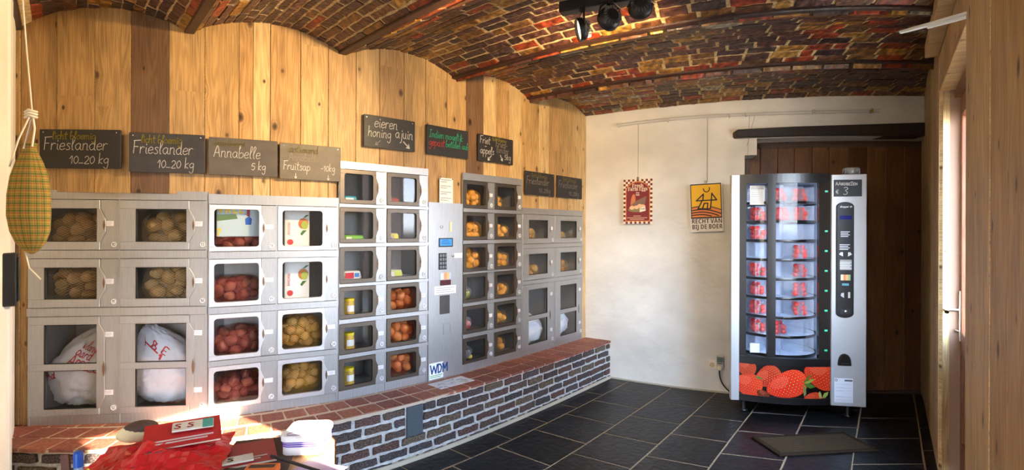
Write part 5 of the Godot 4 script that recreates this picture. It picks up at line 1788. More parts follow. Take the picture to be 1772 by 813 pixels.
	for q in [[0, 0.42], [0, 0.6], [1, 0.45], [1, 0.6], [3, 0.6], [4, 0.6], [5, 0.6], [6, 0.6], [7, 0.42]]: spots.append([q[0], q[1], "wide"])
	for i in [1, 2, 4, 5, 6, 7]: spots.append([i, 0.262, "narrow"])
	var ranks := ["topmost", "second", "third", "fourth", "fifth", "sixth", "seventh", "eighth", "lowest"]
	var rr := RandomNumberGenerator.new()
	rr.seed = 55
	for q in spots:
		var x: float = q[1] * k
		var dx := x - axis.x
		var zc := axis.z + sqrt(maxf(0.0, 0.21 * 0.21 - dx * dx * 0.7))
		var h: float = 1.687 - 0.1525 * q[0]
		var side := "beside the mullion" if q[1] < 0.5 else "beside the level lamps"
		var lab := "punnet of red strawberries on the %s tray %s" % [ranks[q[0]], side] if q[2] == "wide" else "punnet of red strawberries on the %s tray behind the narrow pane" % ranks[q[0]]
		var pu := thing("strawberry_punnet", f * Transform3D(Basis(Vector3.UP, -dx * 1.2) * Basis.from_scale(Vector3.ONE * 1.2), Vector3(x, h, zc)), lab, "punnet", "strawberry punnets in the machine")
		var shell := MB.new()
		shell.slab(Transform3D(Basis(Vector3.RIGHT, -PI / 2), Vector3.ZERO), rounded(-0.045, -0.045, 0.045, 0.045, 0.012), 0.001, 0.004)
		for s in 4:
			var t := Transform3D(Basis(Vector3.UP, PI / 2 * s), Vector3.ZERO)
			shell.quad(t * Vector3(-0.042, 0.002, 0.043), t * Vector3(0.042, 0.002, 0.043), t * Vector3(0.052, 0.075, 0.053), t * Vector3(-0.052, 0.075, 0.053))
		part("tub", shell.mesh(), punnet_clear, pu)
		for i in 11:
			var lay := i / 4
			var px := -0.022 + 0.044 * (i % 2) + rr.randf_range(-0.006, 0.006)
			var pz := -0.022 + 0.044 * ((i / 2) % 2) + rr.randf_range(-0.006, 0.006)
			if i >= 8: px *= 0.9
			var bs := Basis.from_euler(Vector3(rr.randf_range(-0.9, 0.9), rr.randf() * TAU, PI + rr.randf_range(-0.9, 0.9))) * Basis.from_scale(Vector3.ONE * 0.023)
			var o := part("strawberry", bmesh, redm[rr.randi() % 2], pu, Transform3D(bs, Vector3(px, 0.025 + 0.027 * lay, pz)))
			if i >= 7:
				var lf := MB.new()
				for e in 5:
					var t := Basis(Vector3.UP, TAU * e / 5)
					lf.tri(t * Vector3(-0.2, 0.98, 0.0), t * Vector3(0.2, 0.98, 0.0), t * Vector3(0, 1.0, 0.75))
				part("calyx", lf.mesh(), leaf, o)

func _fit(lines: Array, to: Vector2, w: float, h: float) -> Array:    # scale pen strokes into a box
	var lo := Vector2(1e9, 1e9)
	var hi := Vector2(-1e9, -1e9)
	for l in lines:
		for p in l:
			lo = lo.min(p)
			hi = hi.max(p)
	var out := []
	for l in lines:
		var m := []
		for p in l:
			m.append(to + (p - lo) / (hi - lo) * Vector2(w, h))
		out.append(m)
	return out

const MACHINE_LIGHT := 0.13

# ---------------------------------------------------------------- back wall: rail, posters, socket, mat
func ellipse(mb: MB, xf: Transform3D, c: Vector2, rx: float, ry: float, z0: float, z1: float, turn := 0.0, a0 := 0.0, a1 := TAU):
	var p := PackedVector2Array()
	for i in 24:
		var a := lerpf(a0, a1, i / (24.0 if a1 - a0 > 6.2 else 23.0))
		p.append(c + Vector2(rx * cos(a), ry * sin(a)).rotated(turn))
	mb.slab(xf, p, z0, z1)

func build_back_items():
	var wire := mat("thin steel wire", C(120, 116, 108), 0.4, 0.6)
	var rail := MB.new()
	var path := []
	for i in 13:
		path.append(at(BACK - 0.03, lerpf(2.5, 0.05, i / 12.0), 2.472 + 0.008 * sin(i * 0.5)))
	for y in [0.0, 0.022]:
		var q := []
		for p in path: q.append(p + Vector3(0, y, 0))
		rail.tube(q, 0.0032, 6)
	var rt := thing("picture_rail", Transform3D(), "thin double hanging rail along the top of white wall", "rail")
	part("rods", rail.mesh(), mat("white rail", C(196, 190, 180), 0.5), rt)
	for t in [2.48, 1.95, 1.35, 1.2, 0.6, 0.1]:
		part("bracket", block(-0.005, 0.005, 2.466, 2.5, -0.03, 0.006, 0.002), mat("white rail", C(196, 190, 180), 0.5) if t > 0.2 else mat("brass end", C(176, 140, 60), 0.35, 0.8), rt, chord(at(BACK - 0.03, t + 0.01), at(BACK - 0.03, t - 0.01)))
	for q in [[2.268, 1.95], [1.57, 1.885]]:
		var w := MB.new()
		w.tube([at(BACK - 0.03, q[0], 2.47), at(BACK - 0.03, q[0], q[1])], 0.0018, 5)
		part("wire", w.mesh(), wire, rt)
	var ww := MB.new()
	ww.tube([at(BACK - 0.03, 1.18, 2.47), at(BACK - 0.035, 1.2, 1.93)], 0.0014, 5)
	ww.tube([at(BACK - 0.03, 1.13, 2.47), at(BACK - 0.035, 1.2, 2.2)], 0.0014, 5)
	part("wire", ww.mesh(), wire, rt)
	# enamel sign with eggs
	var a := at(BACK - 0.035, 2.422)
	var b := at(BACK - 0.035, 2.112)
	var L := a.distance_to(b)
	var root := thing("egg_sign", chord(a, b) * shift(0, 1.52, 0), "small dark red tin sign with checked border advertising farm eggs", "sign")
	var hgt := 0.425
	var base := MB.new()
	base.col = C(226, 212, 184).srgb_to_linear()
	bx(base, 0, L, 0, hgt, -0.004, 0.0)
	base.col = C(112, 30, 34).srgb_to_linear()
	var nx := 13
	var c := L / nx
	var ny := int(round(hgt / c))
	for y in ny:
		for x in nx:
			if (x + y) % 2 == 0: continue
			if y < ny - 4 and x > 0 and x < nx - 1 and y > 0: continue
			base.slab(Transform3D(), rect(x * c, y * hgt / ny, (x + 1) * c, (y + 1) * hgt / ny), 0, 0.0004)
	var arch := func(m: float, z: float, col: Color):
		base.col = col.srgb_to_linear()
		var p := PackedVector2Array([Vector2(c * m, c * m), Vector2(L - c * m, c * m)])
		for i in 17:
			var t := PI * i / 16
			p.append(Vector2(L / 2 + (L / 2 - c * m) * cos(t), hgt * 0.72 + (hgt * 0.28 - c * m) * sin(t)))
		base.slab(Transform3D(), p, 0, z)
	arch.call(1.0, 0.0008, C(206, 130, 60))
	arch.call(1.35, 0.0012, C(116, 28, 34))
	base.col = C(120, 110, 70).srgb_to_linear()
	ellipse(base, Transform3D(), Vector2(L * 0.48, hgt * 0.315), L * 0.32, hgt * 0.055, 0, 0.0015)
	base.col = C(190, 110, 70).srgb_to_linear()
	ellipse(base, Transform3D(), Vector2(L * 0.34, hgt * 0.5), L * 0.08, hgt * 0.17, 0, 0.0016, -0.1)
	base.col = C(120, 92, 74).srgb_to_linear()
	base.slab(Transform3D(), PackedVector2Array([Vector2(L * 0.26, hgt * 0.42), Vector2(L * 0.55, hgt * 0.38), Vector2(L * 0.75, hgt * 0.44), Vector2(L * 0.8, hgt * 0.62), Vector2(L * 0.66, hgt * 0.58), Vector2(L * 0.42, hgt * 0.5)]), 0, 0.0018)
	for e in [[0.3, 0.36], [0.46, 0.37], [0.57, 0.4], [0.68, 0.39]]:
		base.col = C(226, 176, 136).srgb_to_linear()
		ellipse(base, Transform3D(), Vector2(L * e[0], hgt * e[1]), L * 0.085, hgt * 0.042, 0, 0.002)
	base.col = C(226, 214, 184).srgb_to_linear()
	base.slab(Transform3D(), PackedVector2Array([Vector2(L * 0.57, hgt * 0.26), Vector2(L * 0.77, hgt * 0.29), Vector2(L * 0.76, hgt * 0.39), Vector2(L * 0.57, hgt * 0.36)]), 0, 0.0024)
	part("plate", base.mesh(), painted(), root)
	var cream := mat("cream print", C(226, 206, 176), 0.6)
	for q in [["Fresh", 0.82, 0.034, 0.5], ["Farm Eggs", 0.75, 0.032, 0.5], ["For", 0.68, 0.016, 0.5], ["Sale", 0.635, 0.016, 0.5], ["Fresh", 0.32, 0.014, 0.67]]:
		var m := word_mesh(q[0], "Droid Serif", q[2], true)
		var o := part("lettering", m, cream if q[1] != 0.32 else mat("dark print", C(60, 40, 36), 0.6), root, shift(L * q[3], hgt * q[1] + q[2] * 0.4, 0.003))
		o.scale.x = 0.82
	for q in [[0.175, 0.12], [0.135, 0.34], [0.1, 0.24]]:
		var tl := MB.new()
		tl.ribbon([[Vector2(L * (0.48 - q[1]), hgt * q[0]), Vector2(L * (0.48 + q[1]), hgt * q[0])]], 0.007, func(p): return Vector3(p.x, p.y, 0.003))
		part("small_print", tl.mesh(), mat("dim cream print", C(190, 150, 120), 0.6), root)
	part("clip", block(L / 2 - 0.01, L / 2 + 0.01, hgt - 0.005, hgt + 0.022, -0.004, 0.004, 0.002), wire, root)
	# yellow farm poster
	a = at(BACK - 0.035, 1.722)
	b = at(BACK - 0.035, 1.41)
	L = a.distance_to(b)
	hgt = 0.44
	root = thing("farm_poster", chord(a, b) * shift(0, 1.443, 0) * Transform3D(Basis(Vector3(0, 0, 1), 0.035), Vector3.ZERO), "yellow and orange poster reading RECHT VAN BIJ DE BOER hung by a wire", "poster")
	var po := MB.new()
	po.col = C(222, 218, 208).srgb_to_linear()
	bx(po, 0, L, 0, hgt, -0.002, 0)
	po.col = C(40, 26, 22).srgb_to_linear()
	po.slab(Transform3D(), rect(L * 0.02, hgt * 0.27, L * 0.97, hgt * 0.985), 0, 0.0006)
	po.col = C(240, 186, 20).srgb_to_linear()
	po.slab(Transform3D(), rect(L * 0.05, hgt * 0.3, L * 0.94, hgt * 0.96), 0, 0.001)
	var hill := func(y0: float, y1: float, z: float, col: Color):
		po.col = col.srgb_to_linear()
		var p := PackedVector2Array([Vector2(L * 0.05, hgt * 0.3), Vector2(L * 0.94, hgt * 0.3)])
		for i in 13:
			var t := 1.0 - i / 12.0
			p.append(Vector2(lerpf(L * 0.05, L * 0.94, t), hgt * (lerpf(y0, y1, t) + 0.05 * sin(PI * t))))
		po.slab(Transform3D(), p, 0, z)
	hill.call(0.51, 0.45, 0.0014, C(40, 26, 22))
	hill.call(0.49, 0.43, 0.0018, C(226, 130, 60))
	var dk := []
	for y in [[0.44, 0.36], [0.39, 0.3], [0.34, 0.24]]:
		var l := []
		for i in 13:
			var t := i / 12.0
			var yy: float = lerpf(y[0], y[1], t) + 0.05 * sin(PI * t)
			if yy > 0.31: l.append(Vector2(lerpf(L * 0.05, L * 0.94, t), hgt * yy))
		dk.append(l)
	po.col = C(40, 26, 22).srgb_to_linear()
	po.ribbon(dk, 0.01, func(p): return Vector3(p.x, p.y, 0.0022))
	var moon := [[]]
	for i in 10: moon[0].append(Vector2(L * 0.52 + 0.026 * cos(PI + PI * 1.1 * i / 9), hgt * 0.88 + 0.03 * sin(PI + PI * 1.1 * i / 9)))
	po.ribbon(moon, 0.008, func(p): return Vector3(p.x, p.y, 0.0022))
	po.col = C(240, 186, 20).srgb_to_linear()
	po.slab(Transform3D(), PackedVector2Array([Vector2(L * 0.24, hgt * 0.48), Vector2(L * 0.62, hgt * 0.48), Vector2(L * 0.66, hgt * 0.66), Vector2(L * 0.38, hgt * 0.66)]), 0, 0.0022)
	po.col = C(40, 26, 22).srgb_to_linear()
	var house := [[[0.2, 0.64], [0.82, 0.64]], [[0.2, 0.64], [0.42, 0.77]], [[0.4, 0.64], [0.42, 0.77]], [[0.82, 0.64], [0.68, 0.78]], [[0.66, 0.64], [0.68, 0.78]], [[0.38, 0.64], [0.24, 0.47]], [[0.66, 0.64], [0.62, 0.46]], [[0.24, 0.475], [0.62, 0.465]], [[0.38, 0.47], [0.44, 0.58]], [[0.44, 0.58], [0.55, 0.58]], [[0.55, 0.58], [0.53, 0.47]]]
	var hl := []
	for e in house: hl.append([Vector2(e[0][0] * L, e[0][1] * hgt), Vector2(e[1][0] * L, e[1][1] * hgt)])
	po.ribbon(hl, 0.011, func(p): return Vector3(p.x, p.y, 0.0026))
	part("sheet", po.mesh(), painted(), root)
	for q in [["RECHT VAN", 0.17], ["BIJ DE BOER", 0.055]]:
		var m := word_mesh(q[0], "Droid Sans", 0.04, true)
		var o := part("lettering", m, mat("dark print", C(60, 40, 36), 0.6), root, shift(L * 0.5, hgt * q[1] + 0.02, 0.001))
		o.scale.x = L * 0.92 / m.get_aabb().size.x
	part("clip", block(L / 2 - 0.01, L / 2 + 0.01, hgt - 0.005, hgt + 0.02, -0.004, 0.004, 0.002), wire, root)
	# double socket with an energy meter
	var sf := chord(at(BACK - 0.002, 1.56), at(BACK - 0.002, 1.4))
	root = thing("wall_socket", sf * shift(0, 0.2, 0), "cream double wall socket near the floor beside vending machine", "socket")
	var cr := mat("cream plastic", C(226, 214, 176), 0.5)
	part("plate", block(-0.005, 0.13, 0.005, 0.09, -0.02, 0.008, 0.004), mat("ivory plastic", C(226, 216, 196), 0.45), root)
	part("outlet_well", _disc(0.022, 0.004), mat("beige well", C(190, 168, 130), 0.5), root, shift(0.03, 0.045, 0.008))
	var em := thing("energy_meter", sf * shift(0, 0.2, 0.008), "grey plug in energy meter with display and round plug", "meter")
	part("case", block(0.066, 0.128, 0.03, 0.135, 0, 0.04, 0.006), mat("grey plastic", C(176, 172, 164), 0.4), em)
	part("display", block(0.07, 0.118, 0.082, 0.128, 0.039, 0.043, 0.002), mat("grey lcd", C(86, 100, 92), 0.25), em)
	part("button_row", block(0.074, 0.114, 0.068, 0.076, 0.039, 0.043, 0.001), mat("black plastic", C(24, 24, 26), 0.4), em)
	part("plug", _disc(0.022, 0.03), cr, em, shift(0.088, 0.035, 0.035))
	var cord := MB.new()
	var base_p := sf * Vector3(0.09, 0.215, 0.07)
	var cp := []
	var ends := [base_p, sf * Vector3(0.095, 0.16, 0.075), sf * Vector3(0.125, 0.09, 0.08), sf * Vector3(0.2, 0.03, 0.09), sf * Vector3(0.32, 0.02, 0.1)]
	for i in ends.size() - 1:
		for j in 5:
			cp.append(ends[i].cubic_interpolate(ends[i + 1], ends[maxi(i - 1, 0)], ends[mini(i + 2, ends.size() - 1)], j / 5.0))
	cp.append(ends[-1])
	cord.tube(cp, 0.006, 8)
	tag(part("power_cord", cord.mesh(), mat("black rubber", C(20, 20, 20), 0.6), self), "black power cord running from meter to vending machine", "cord")
	# glass jar standing on the machine
	var mf := chord(at(4.05, 1.217), at(4.05, 0.144))
	var jl := MB.new()
	jl.lathe(Transform3D(), [Vector2(0, 0), Vector2(0.05, 0), Vector2(0.055, 0.005), Vector2(0.055, 0.05), Vector2(0.05, 0.055), Vector2(0.047, 0.055), Vector2(0.05, 0.049), Vector2(0.05, 0.008), Vector2(0, 0.006)], 24)
	var jg := mat("thick jar glass", Color(0.9, 0.9, 0.86, 0.1), 0.03)
	jg.refraction_enabled = true
	jg.refraction_scale = 0.05
	var jr := thing("glass_dish", mf * shift(0.905, 1.896, -0.06), "small ribbed glass dish on top of vending machine", "dish")
	part("bowl", jl.mesh(), jg, jr)
	var rb := MB.new()
	for i in 16:
		var t := TAU * i / 16
		rb.tube([Vector3(0.056 * cos(t), 0.006, 0.056 * sin(t)), Vector3(0.056 * cos(t), 0.05, 0.056 * sin(t))], 0.003, 5)
	part("ribs", rb.mesh(), jg, jr)
	# ribbed floor mat
	var c0 := at(3.568, 0.912)
	var c1 := at(3.762, 0.283)
	var c2 := at(3.479, 0.185)
	var mx := c0.distance_to(c1)
	var my := c1.distance_to(c2)
	var mt := thing("door_mat", chord(c0, c1) * shift(0, 0.001, 0), "brown ribbed mat lying askew in front of vending machine", "mat")
	var brn := mat("brown rubber mat", C(54, 42, 32), 1.0)
	brn.metallic_specular = 0.1
	var rimm := MB.new()
	for q in [[0, mx, 0, 0.03], [0, mx, my - 0.03, my], [0, 0.03, 0.03, my - 0.03], [mx - 0.03, mx, 0.03, my - 0.03]]:
		bx(rimm, q[0], q[1], 0, 0.012, q[2], q[3], 0.003)
	bx(rimm, 0.03, mx - 0.03, 0, 0.005, 0.03, my - 0.03)
	part("border", rimm.mesh(), brn, mt)
	var nr := 15
	var ribm := mat("brown mat rib", C(72, 55, 40), 1.0)
	ribm.metallic_specular = 0.1
	for i in nr:
		var z0 := 0.034 + (my - 0.068) * i / nr
		part("rib", block(0.032, mx - 0.032, 0.004, 0.012, z0, z0 + (my - 0.068) / nr * 0.6, 0.002), mat("brown mat rib", C(72, 55, 40), 1.0), mt)

# ---------------------------------------------------------------- lamps on the vault
func spot_head(root: Node3D, at_: Vector3, aim: Vector3, energy: float, lit: bool, turn_bar: Vector3):
	var dir := (aim - at_).normalized()
	var b := Basis.looking_at(dir, Vector3.UP)
	var xf := Transform3D(b * Basis(Vector3.RIGHT, -PI / 2), at_)      # y of the lathe points along the beam
	var black := mat("black spot metal", C(20, 20, 22), 0.45)
	var mb := MB.new()
	mb.lathe(xf, [Vector2(0.0, -0.034), Vector2(0.03, -0.034), Vector2(0.034, -0.026), Vector2(0.05, -0.012), Vector2(0.056, 0.0), Vector2(0.056, 0.022), Vector2(0.053, 0.022), Vector2(0.051, 0.006)], 28)
	var head := part("lamp_head", mb.mesh(), black, root)
	var fins := MB.new()
	for i in 18:
		var t := TAU * i / 18
		fins.box(xf * Transform3D(Basis(Vector3.UP, t), Basis(Vector3.UP, t) * Vector3(0.036, -0.028, 0)), Vector3(0.018, 0.014, 0.002))
	part("fins", fins.mesh(), mat("grey heat sink", C(120, 120, 124), 0.4, 0.6), head)
	var lens := MB.new()
	lens.lathe(xf, [Vector2(0.052, 0.008), Vector2(0.03, 0.012), Vector2(0.0, 0.013)], 28)
	var lm := mat("lit warm lamp lens", C(255, 236, 200), 0.3)
	lm.emission_enabled = true
	lm.emission = C(255, 226, 178)
	lm.emission_energy_multiplier = 5.0
	part("lens", lens.mesh(), lm if lit else mat("grey lens", C(150, 150, 150), 0.2), head)
	var yoke := MB.new()
	var side := b.x
	var top := Vector3(at_.x, turn_bar.y, at_.z)
	for s in [-1.0, 1.0]:
		yoke.tube([top + side * 0.012 * s, top + side * 0.05 * s - Vector3(0, 0.03, 0), at_ + side * 0.06 * s], 0.005, 8)
	yoke.tube([top + Vector3(0, 0.02, 0), top - Vector3(0, 0.012, 0)], 0.016, 10)
	part("yoke", yoke.mesh(), black, root)
	var wire := MB.new()
	wire.tube([top + side * 0.02, top + side * 0.07 - Vector3(0, 0.03, 0), at_ - dir * 0.03 + side * 0.03], 0.002, 5)
	part("lead", wire.mesh(), mat("beige lead", C(200, 180, 150), 0.6), root)
	if lit:
		var sp := SpotLight3D.new()
		sp.name = "spot_light"
		add_child(sp, true)
		sp.look_at_from_position(at_ + dir * 0.03, aim)
		sp.light_energy = energy
		sp.light_color = C(255, 220, 164)
		sp.spot_range = 12.0
		sp.spot_attenuation = 2.0
		sp.spot_angle = 50.0
		sp.spot_angle_attenuation = 1.0
		sp.light_size = 0.05
		sp.shadow_enabled = true

func build_spots():
	var a := at(2.13, 1.52, 2.555)
	var b := at(2.2, 1.0, 2.555)
	var root := thing("spot_track", Transform3D(), "black ceiling track carrying three warm spotlights", "spotlight")
	var f := chord(a, b)
	var L := a.distance_to(b)
	var tr := MB.new()
	tr.box(f * shift(L / 2, 0, 0), Vector3(L, 0.055, 0.06), 0.004)
	for x in [0.1, 0.42]:
		tr.tube([f * Vector3(x, 0.02, 0), f * Vector3(x, 0.11, 0)], 0.012, 10)
	part("track", tr.mesh(), mat("black spot metal", C(20, 20, 22), 0.45), root)
	spot_head(root, f * Vector3(0.12, -0.13, 0.03), at(0.8, 2.36, 2.0), SPOT[0], true, f.origin - Vector3(0, 0.03, 0))
	spot_head(root, f * Vector3(0.26, -0.105, 0.05), at(3.1, 2.85, 2.1), SPOT[1], true, f.origin - Vector3(0, 0.03, 0))
	spot_head(root, f * Vector3(0.4, -0.07, 0.04), at(4.3, 2.3, 1.9), SPOT[2], true, f.origin - Vector3(0, 0.03, 0))

const SPOT := [7.0, 3.0, 2.0]

# ---------------------------------------------------------------- hanging cloth bag, letter box, bracket, leaflet
func build_small():
	var im := Image.create(96, 96, false, Image.FORMAT_RGB8)
	for y in 96:
		for x in 96:
			var c := Color(0.6, 0.53, 0.27)
			for q in [[x, y], [y, x]]:
				var u: int = q[0] % 24
				if u < 5: c = c.lerp(Color(0.2, 0.32, 0.1), 0.5)
				elif u in [9, 10]: c = c.lerp(Color(0.62, 0.16, 0.1), 0.55)
				elif u in [14, 15]: c = c.lerp(Color(0.75, 0.55, 0.14), 0.6)
				elif u == 19: c = c.lerp(Color(0.2, 0.2, 0.16), 0.5)
			if (x + y) % 2: c = c.darkened(0.06)
			im.set_pixel(x, y, c)
	var cloth := mat("plaid cloth", Color.WHITE, 0.9)
	cloth.albedo_texture = ImageTexture.create_from_image(im)
	cloth.uv1_scale = Vector3(2.6, 2.6, 1)
	cloth.cull_mode = BaseMaterial3D.CULL_DISABLED
	var o := Vector3(-2.115, 1.34, -2.3)
	var root := thing("cloth_bag", Transform3D(Basis(), o), "olive plaid cloth drawstring bag hanging on white strings", "bag")
	var prof := [[0.0, 0.006], [0.015, 0.03], [0.05, 0.062], [0.1, 0.082], [0.17, 0.09], [0.26, 0.088], [0.34, 0.076], [0.4, 0.056], [0.44, 0.036], [0.465, 0.027], [0.485, 0.03]]
	var mb := MB.new()
	var seg := 32
	var grid := []
	for i in prof.size():
		var row := []
		for k in seg + 1:
			var t := TAU * k / seg
			var w: float = prof[i][1] * (1.0 + 0.07 * sin(t * 5.0 + i * 0.25) * (0.5 + i * 0.06))
			row.append(Vector3(cos(t) * w + 0.012 * (1.0 - prof[i][0] / 0.2 if i < 4 else 0.0), prof[i][0], sin(t) * w * 0.5))
		grid.append(row)
	for i in prof.size() - 1:
		for k in seg:
			var n := []
			for e in [[i, k + 1], [i, k], [i + 1, k], [i + 1, k + 1]]:
				var kk: int = e[1] % seg
				var du: Vector3 = grid[e[0]][(kk + 1) % seg] - grid[e[0]][(kk + seg - 1) % seg]
				var dv: Vector3 = grid[mini(e[0] + 1, prof.size() - 1)][kk] - grid[maxi(e[0] - 1, 0)][kk]
				n.append(dv.cross(du).normalized())
			var q := [grid[i][k + 1], grid[i][k], grid[i + 1][k], grid[i + 1][k + 1]]
			mb.soft(q[0], q[1], q[2], q[3], n[0], n[1], n[2], n[3], Vector2((k + 1.0) / seg * 1.6, -q[0].y * 3.0), Vector2(float(k) / seg * 1.6, -q[1].y * 3.0), Vector2(float(k) / seg * 1.6, -q[2].y * 3.0), Vector2((k + 1.0) / seg * 1.6, -q[3].y * 3.0))
	part("cloth", mb.mesh(), cloth, root)
	var cot := mat("white cotton string", C(214, 208, 196), 0.9)
	for q in [[[Vector3(-0.012, 0.46, 0.015), Vector3(0.0, 0.56, 0.0), Vector3(0.012, 0.62, 0)], 0.004], [[Vector3(0.02, 0.47, 0.01), Vector3(0.022, 0.55, 0.0), Vector3(0.012, 0.62, 0)], 0.004], [[Vector3(-0.06, 0.38, 0.03), Vector3(-0.03, 0.5, 0.02), Vector3(0.012, 0.61, 0.01)], 0.0035], [[Vector3(0.012, 0.61, 0), Vector3(-0.015, 0.9, 0), Vector3(-0.05, 1.33, 0)], 0.003], [[Vector3(-0.02, 0.02, 0.0), Vector3(0.0, -0.06, 0), Vector3(0.05, -0.11, 0)], 0.003]]:
		var sm := MB.new()
		sm.tube(q[0], q[1], 6)
		part("string", sm.mesh(), cot, root)
	var kn := MB.new()
	for i in 3:
		kn.tube([Vector3(-0.01, 0.595 + 0.012 * i, 0.012), Vector3(0.012, 0.605 + 0.012 * i, 0.018), Vector3(0.03, 0.6 + 0.012 * i, 0.0), Vector3(-0.008, 0.6 + 0.012 * i, -0.008)], 0.006, 6)
	part("knot", kn.mesh(), cot, root)
	var bf := chord(at(-0.262, 2.41), at(-0.262, 2.56))
	var lb := thing("switch_box", bf * shift(-0.05, 1.095, -0.03), "black box mounted on white entrance wall", "box")
	part("case", block(0, 0.1, 0, 0.245, -0.02, 0.075, 0.006), mat("black plastic", C(24, 24, 26), 0.4), lb)
	part("cover", block(0.01, 0.09, 0.02, 0.225, 0.075, 0.082, 0.003), mat("black lacquer", C(22, 21, 21), 0.3), lb)
	# slim white bracket over the door
	var br := thing("wall_bracket", Transform3D(), "slim white metal bracket projecting from boarded wall above the door", "bracket")
	var p := Vector3(1.86, 2.335, -2.12)
	var q := Vector3(1.72, 2.335, -2.33)
	var ar := MB.new()
	var bx_ := chord(q, p)
	ar.slab(bx_ * Transform3D(Basis(Vector3.RIGHT, -PI / 2), Vector3.ZERO), PackedVector2Array([Vector2(0, -0.01), Vector2(0.27, -0.03), Vector2(0.27, 0.03), Vector2(0, 0.01)]), -0.004, 0.006, 0.002)
	ar.box(bx_ * shift(0.17, -0.01, 0), Vector3(0.14, 0.01, 0.01))
	part("arm", ar.mesh(), mat("white enamel", C(226, 228, 226), 0.35), br)
	# printed leaflet on the ledge
	var l0 := at(2.372, 2.73, BENCH + 0.002)
	var l1 := at(2.688, 2.725, BENCH + 0.002)
	var lf := chord(l0, l1)
	lf.origin = l0
	var leaf := thing("leaflet", lf, "spread open printed leaflet lying on red ledge tiles", "leaflet")
	var pr := MB.new()
	var W := l0.distance_to(l1)
	pr.col = Color(0.66, 0.68, 0.72)
	bx(pr, 0, W, -0.001, 0.001, -0.08, 0.075)
	var r := RandomNumberGenerator.new()
	r.seed = 8
	for i in 46:
		pr.col = [Color(0.1, 0.12, 0.1), Color(0.25, 0.3, 0.2), Color(0.75, 0.6, 0.1), Color(0.12, 0.3, 0.5), Color(0.85, 0.85, 0.8), Color(0.2, 0.2, 0.24)][r.randi() % 6]
		var x := r.randf() * (W - 0.05)
		var z := -0.075 + r.randf() * 0.138
		var w := r.randf_range(0.02, 0.05)
		var d := r.randf_range(0.003, 0.009)
		pr.quad(Vector3(x, 0.0014, z + d), Vector3(x + w, 0.0014, z + d), Vector3(x + w, 0.0014, z), Vector3(x, 0.0014, z))
	part("sheet", pr.mesh(), painted(), leaf)

# ---------------------------------------------------------------- table with leaflets by the entrance
func crumple(w: float, d: float, amp: float, seed_: int, th := 0.004) -> ArrayMesh:
	var f := FastNoiseLite.new()
	f.seed = seed_
	f.frequency = 1.0
	var mb := MB.new()
	var n := 26
	var g := []
	for i in n + 1:
		var row := []
		for j in n + 1:
			var u := float(i) / n
			var v := float(j) / n
			var edge := sin(PI * u) * sin(PI * v)
			var h := amp * (0.35 + 0.65 * edge) * (0.8 + 0.7 * absf(f.get_noise_2d(u * 2.4, v * 2.4)) + 0.14 * f.get_noise_2d(u * 6.0, v * 6.0))
			row.append(Vector3((u - 0.5) * w * (1.0 + 0.1 * f.get_noise_2d(v * 3.0, 9.0)), maxf(h, 0.003), (v - 0.5) * d * (1.0 + 0.12 * f.get_noise_2d(u * 3.0, 40.0))))
		g.append(row)
	for i in n:
		for j in n:
			mb.quad(g[i][j + 1], g[i + 1][j + 1], g[i + 1][j], g[i][j], Vector2(float(i) / n, float(j + 1) / n), Vector2(float(i + 1) / n, float(j + 1) / n), Vector2(float(i + 1) / n, float(j) / n), Vector2(float(i) / n, float(j) / n))
	return mb.mesh()

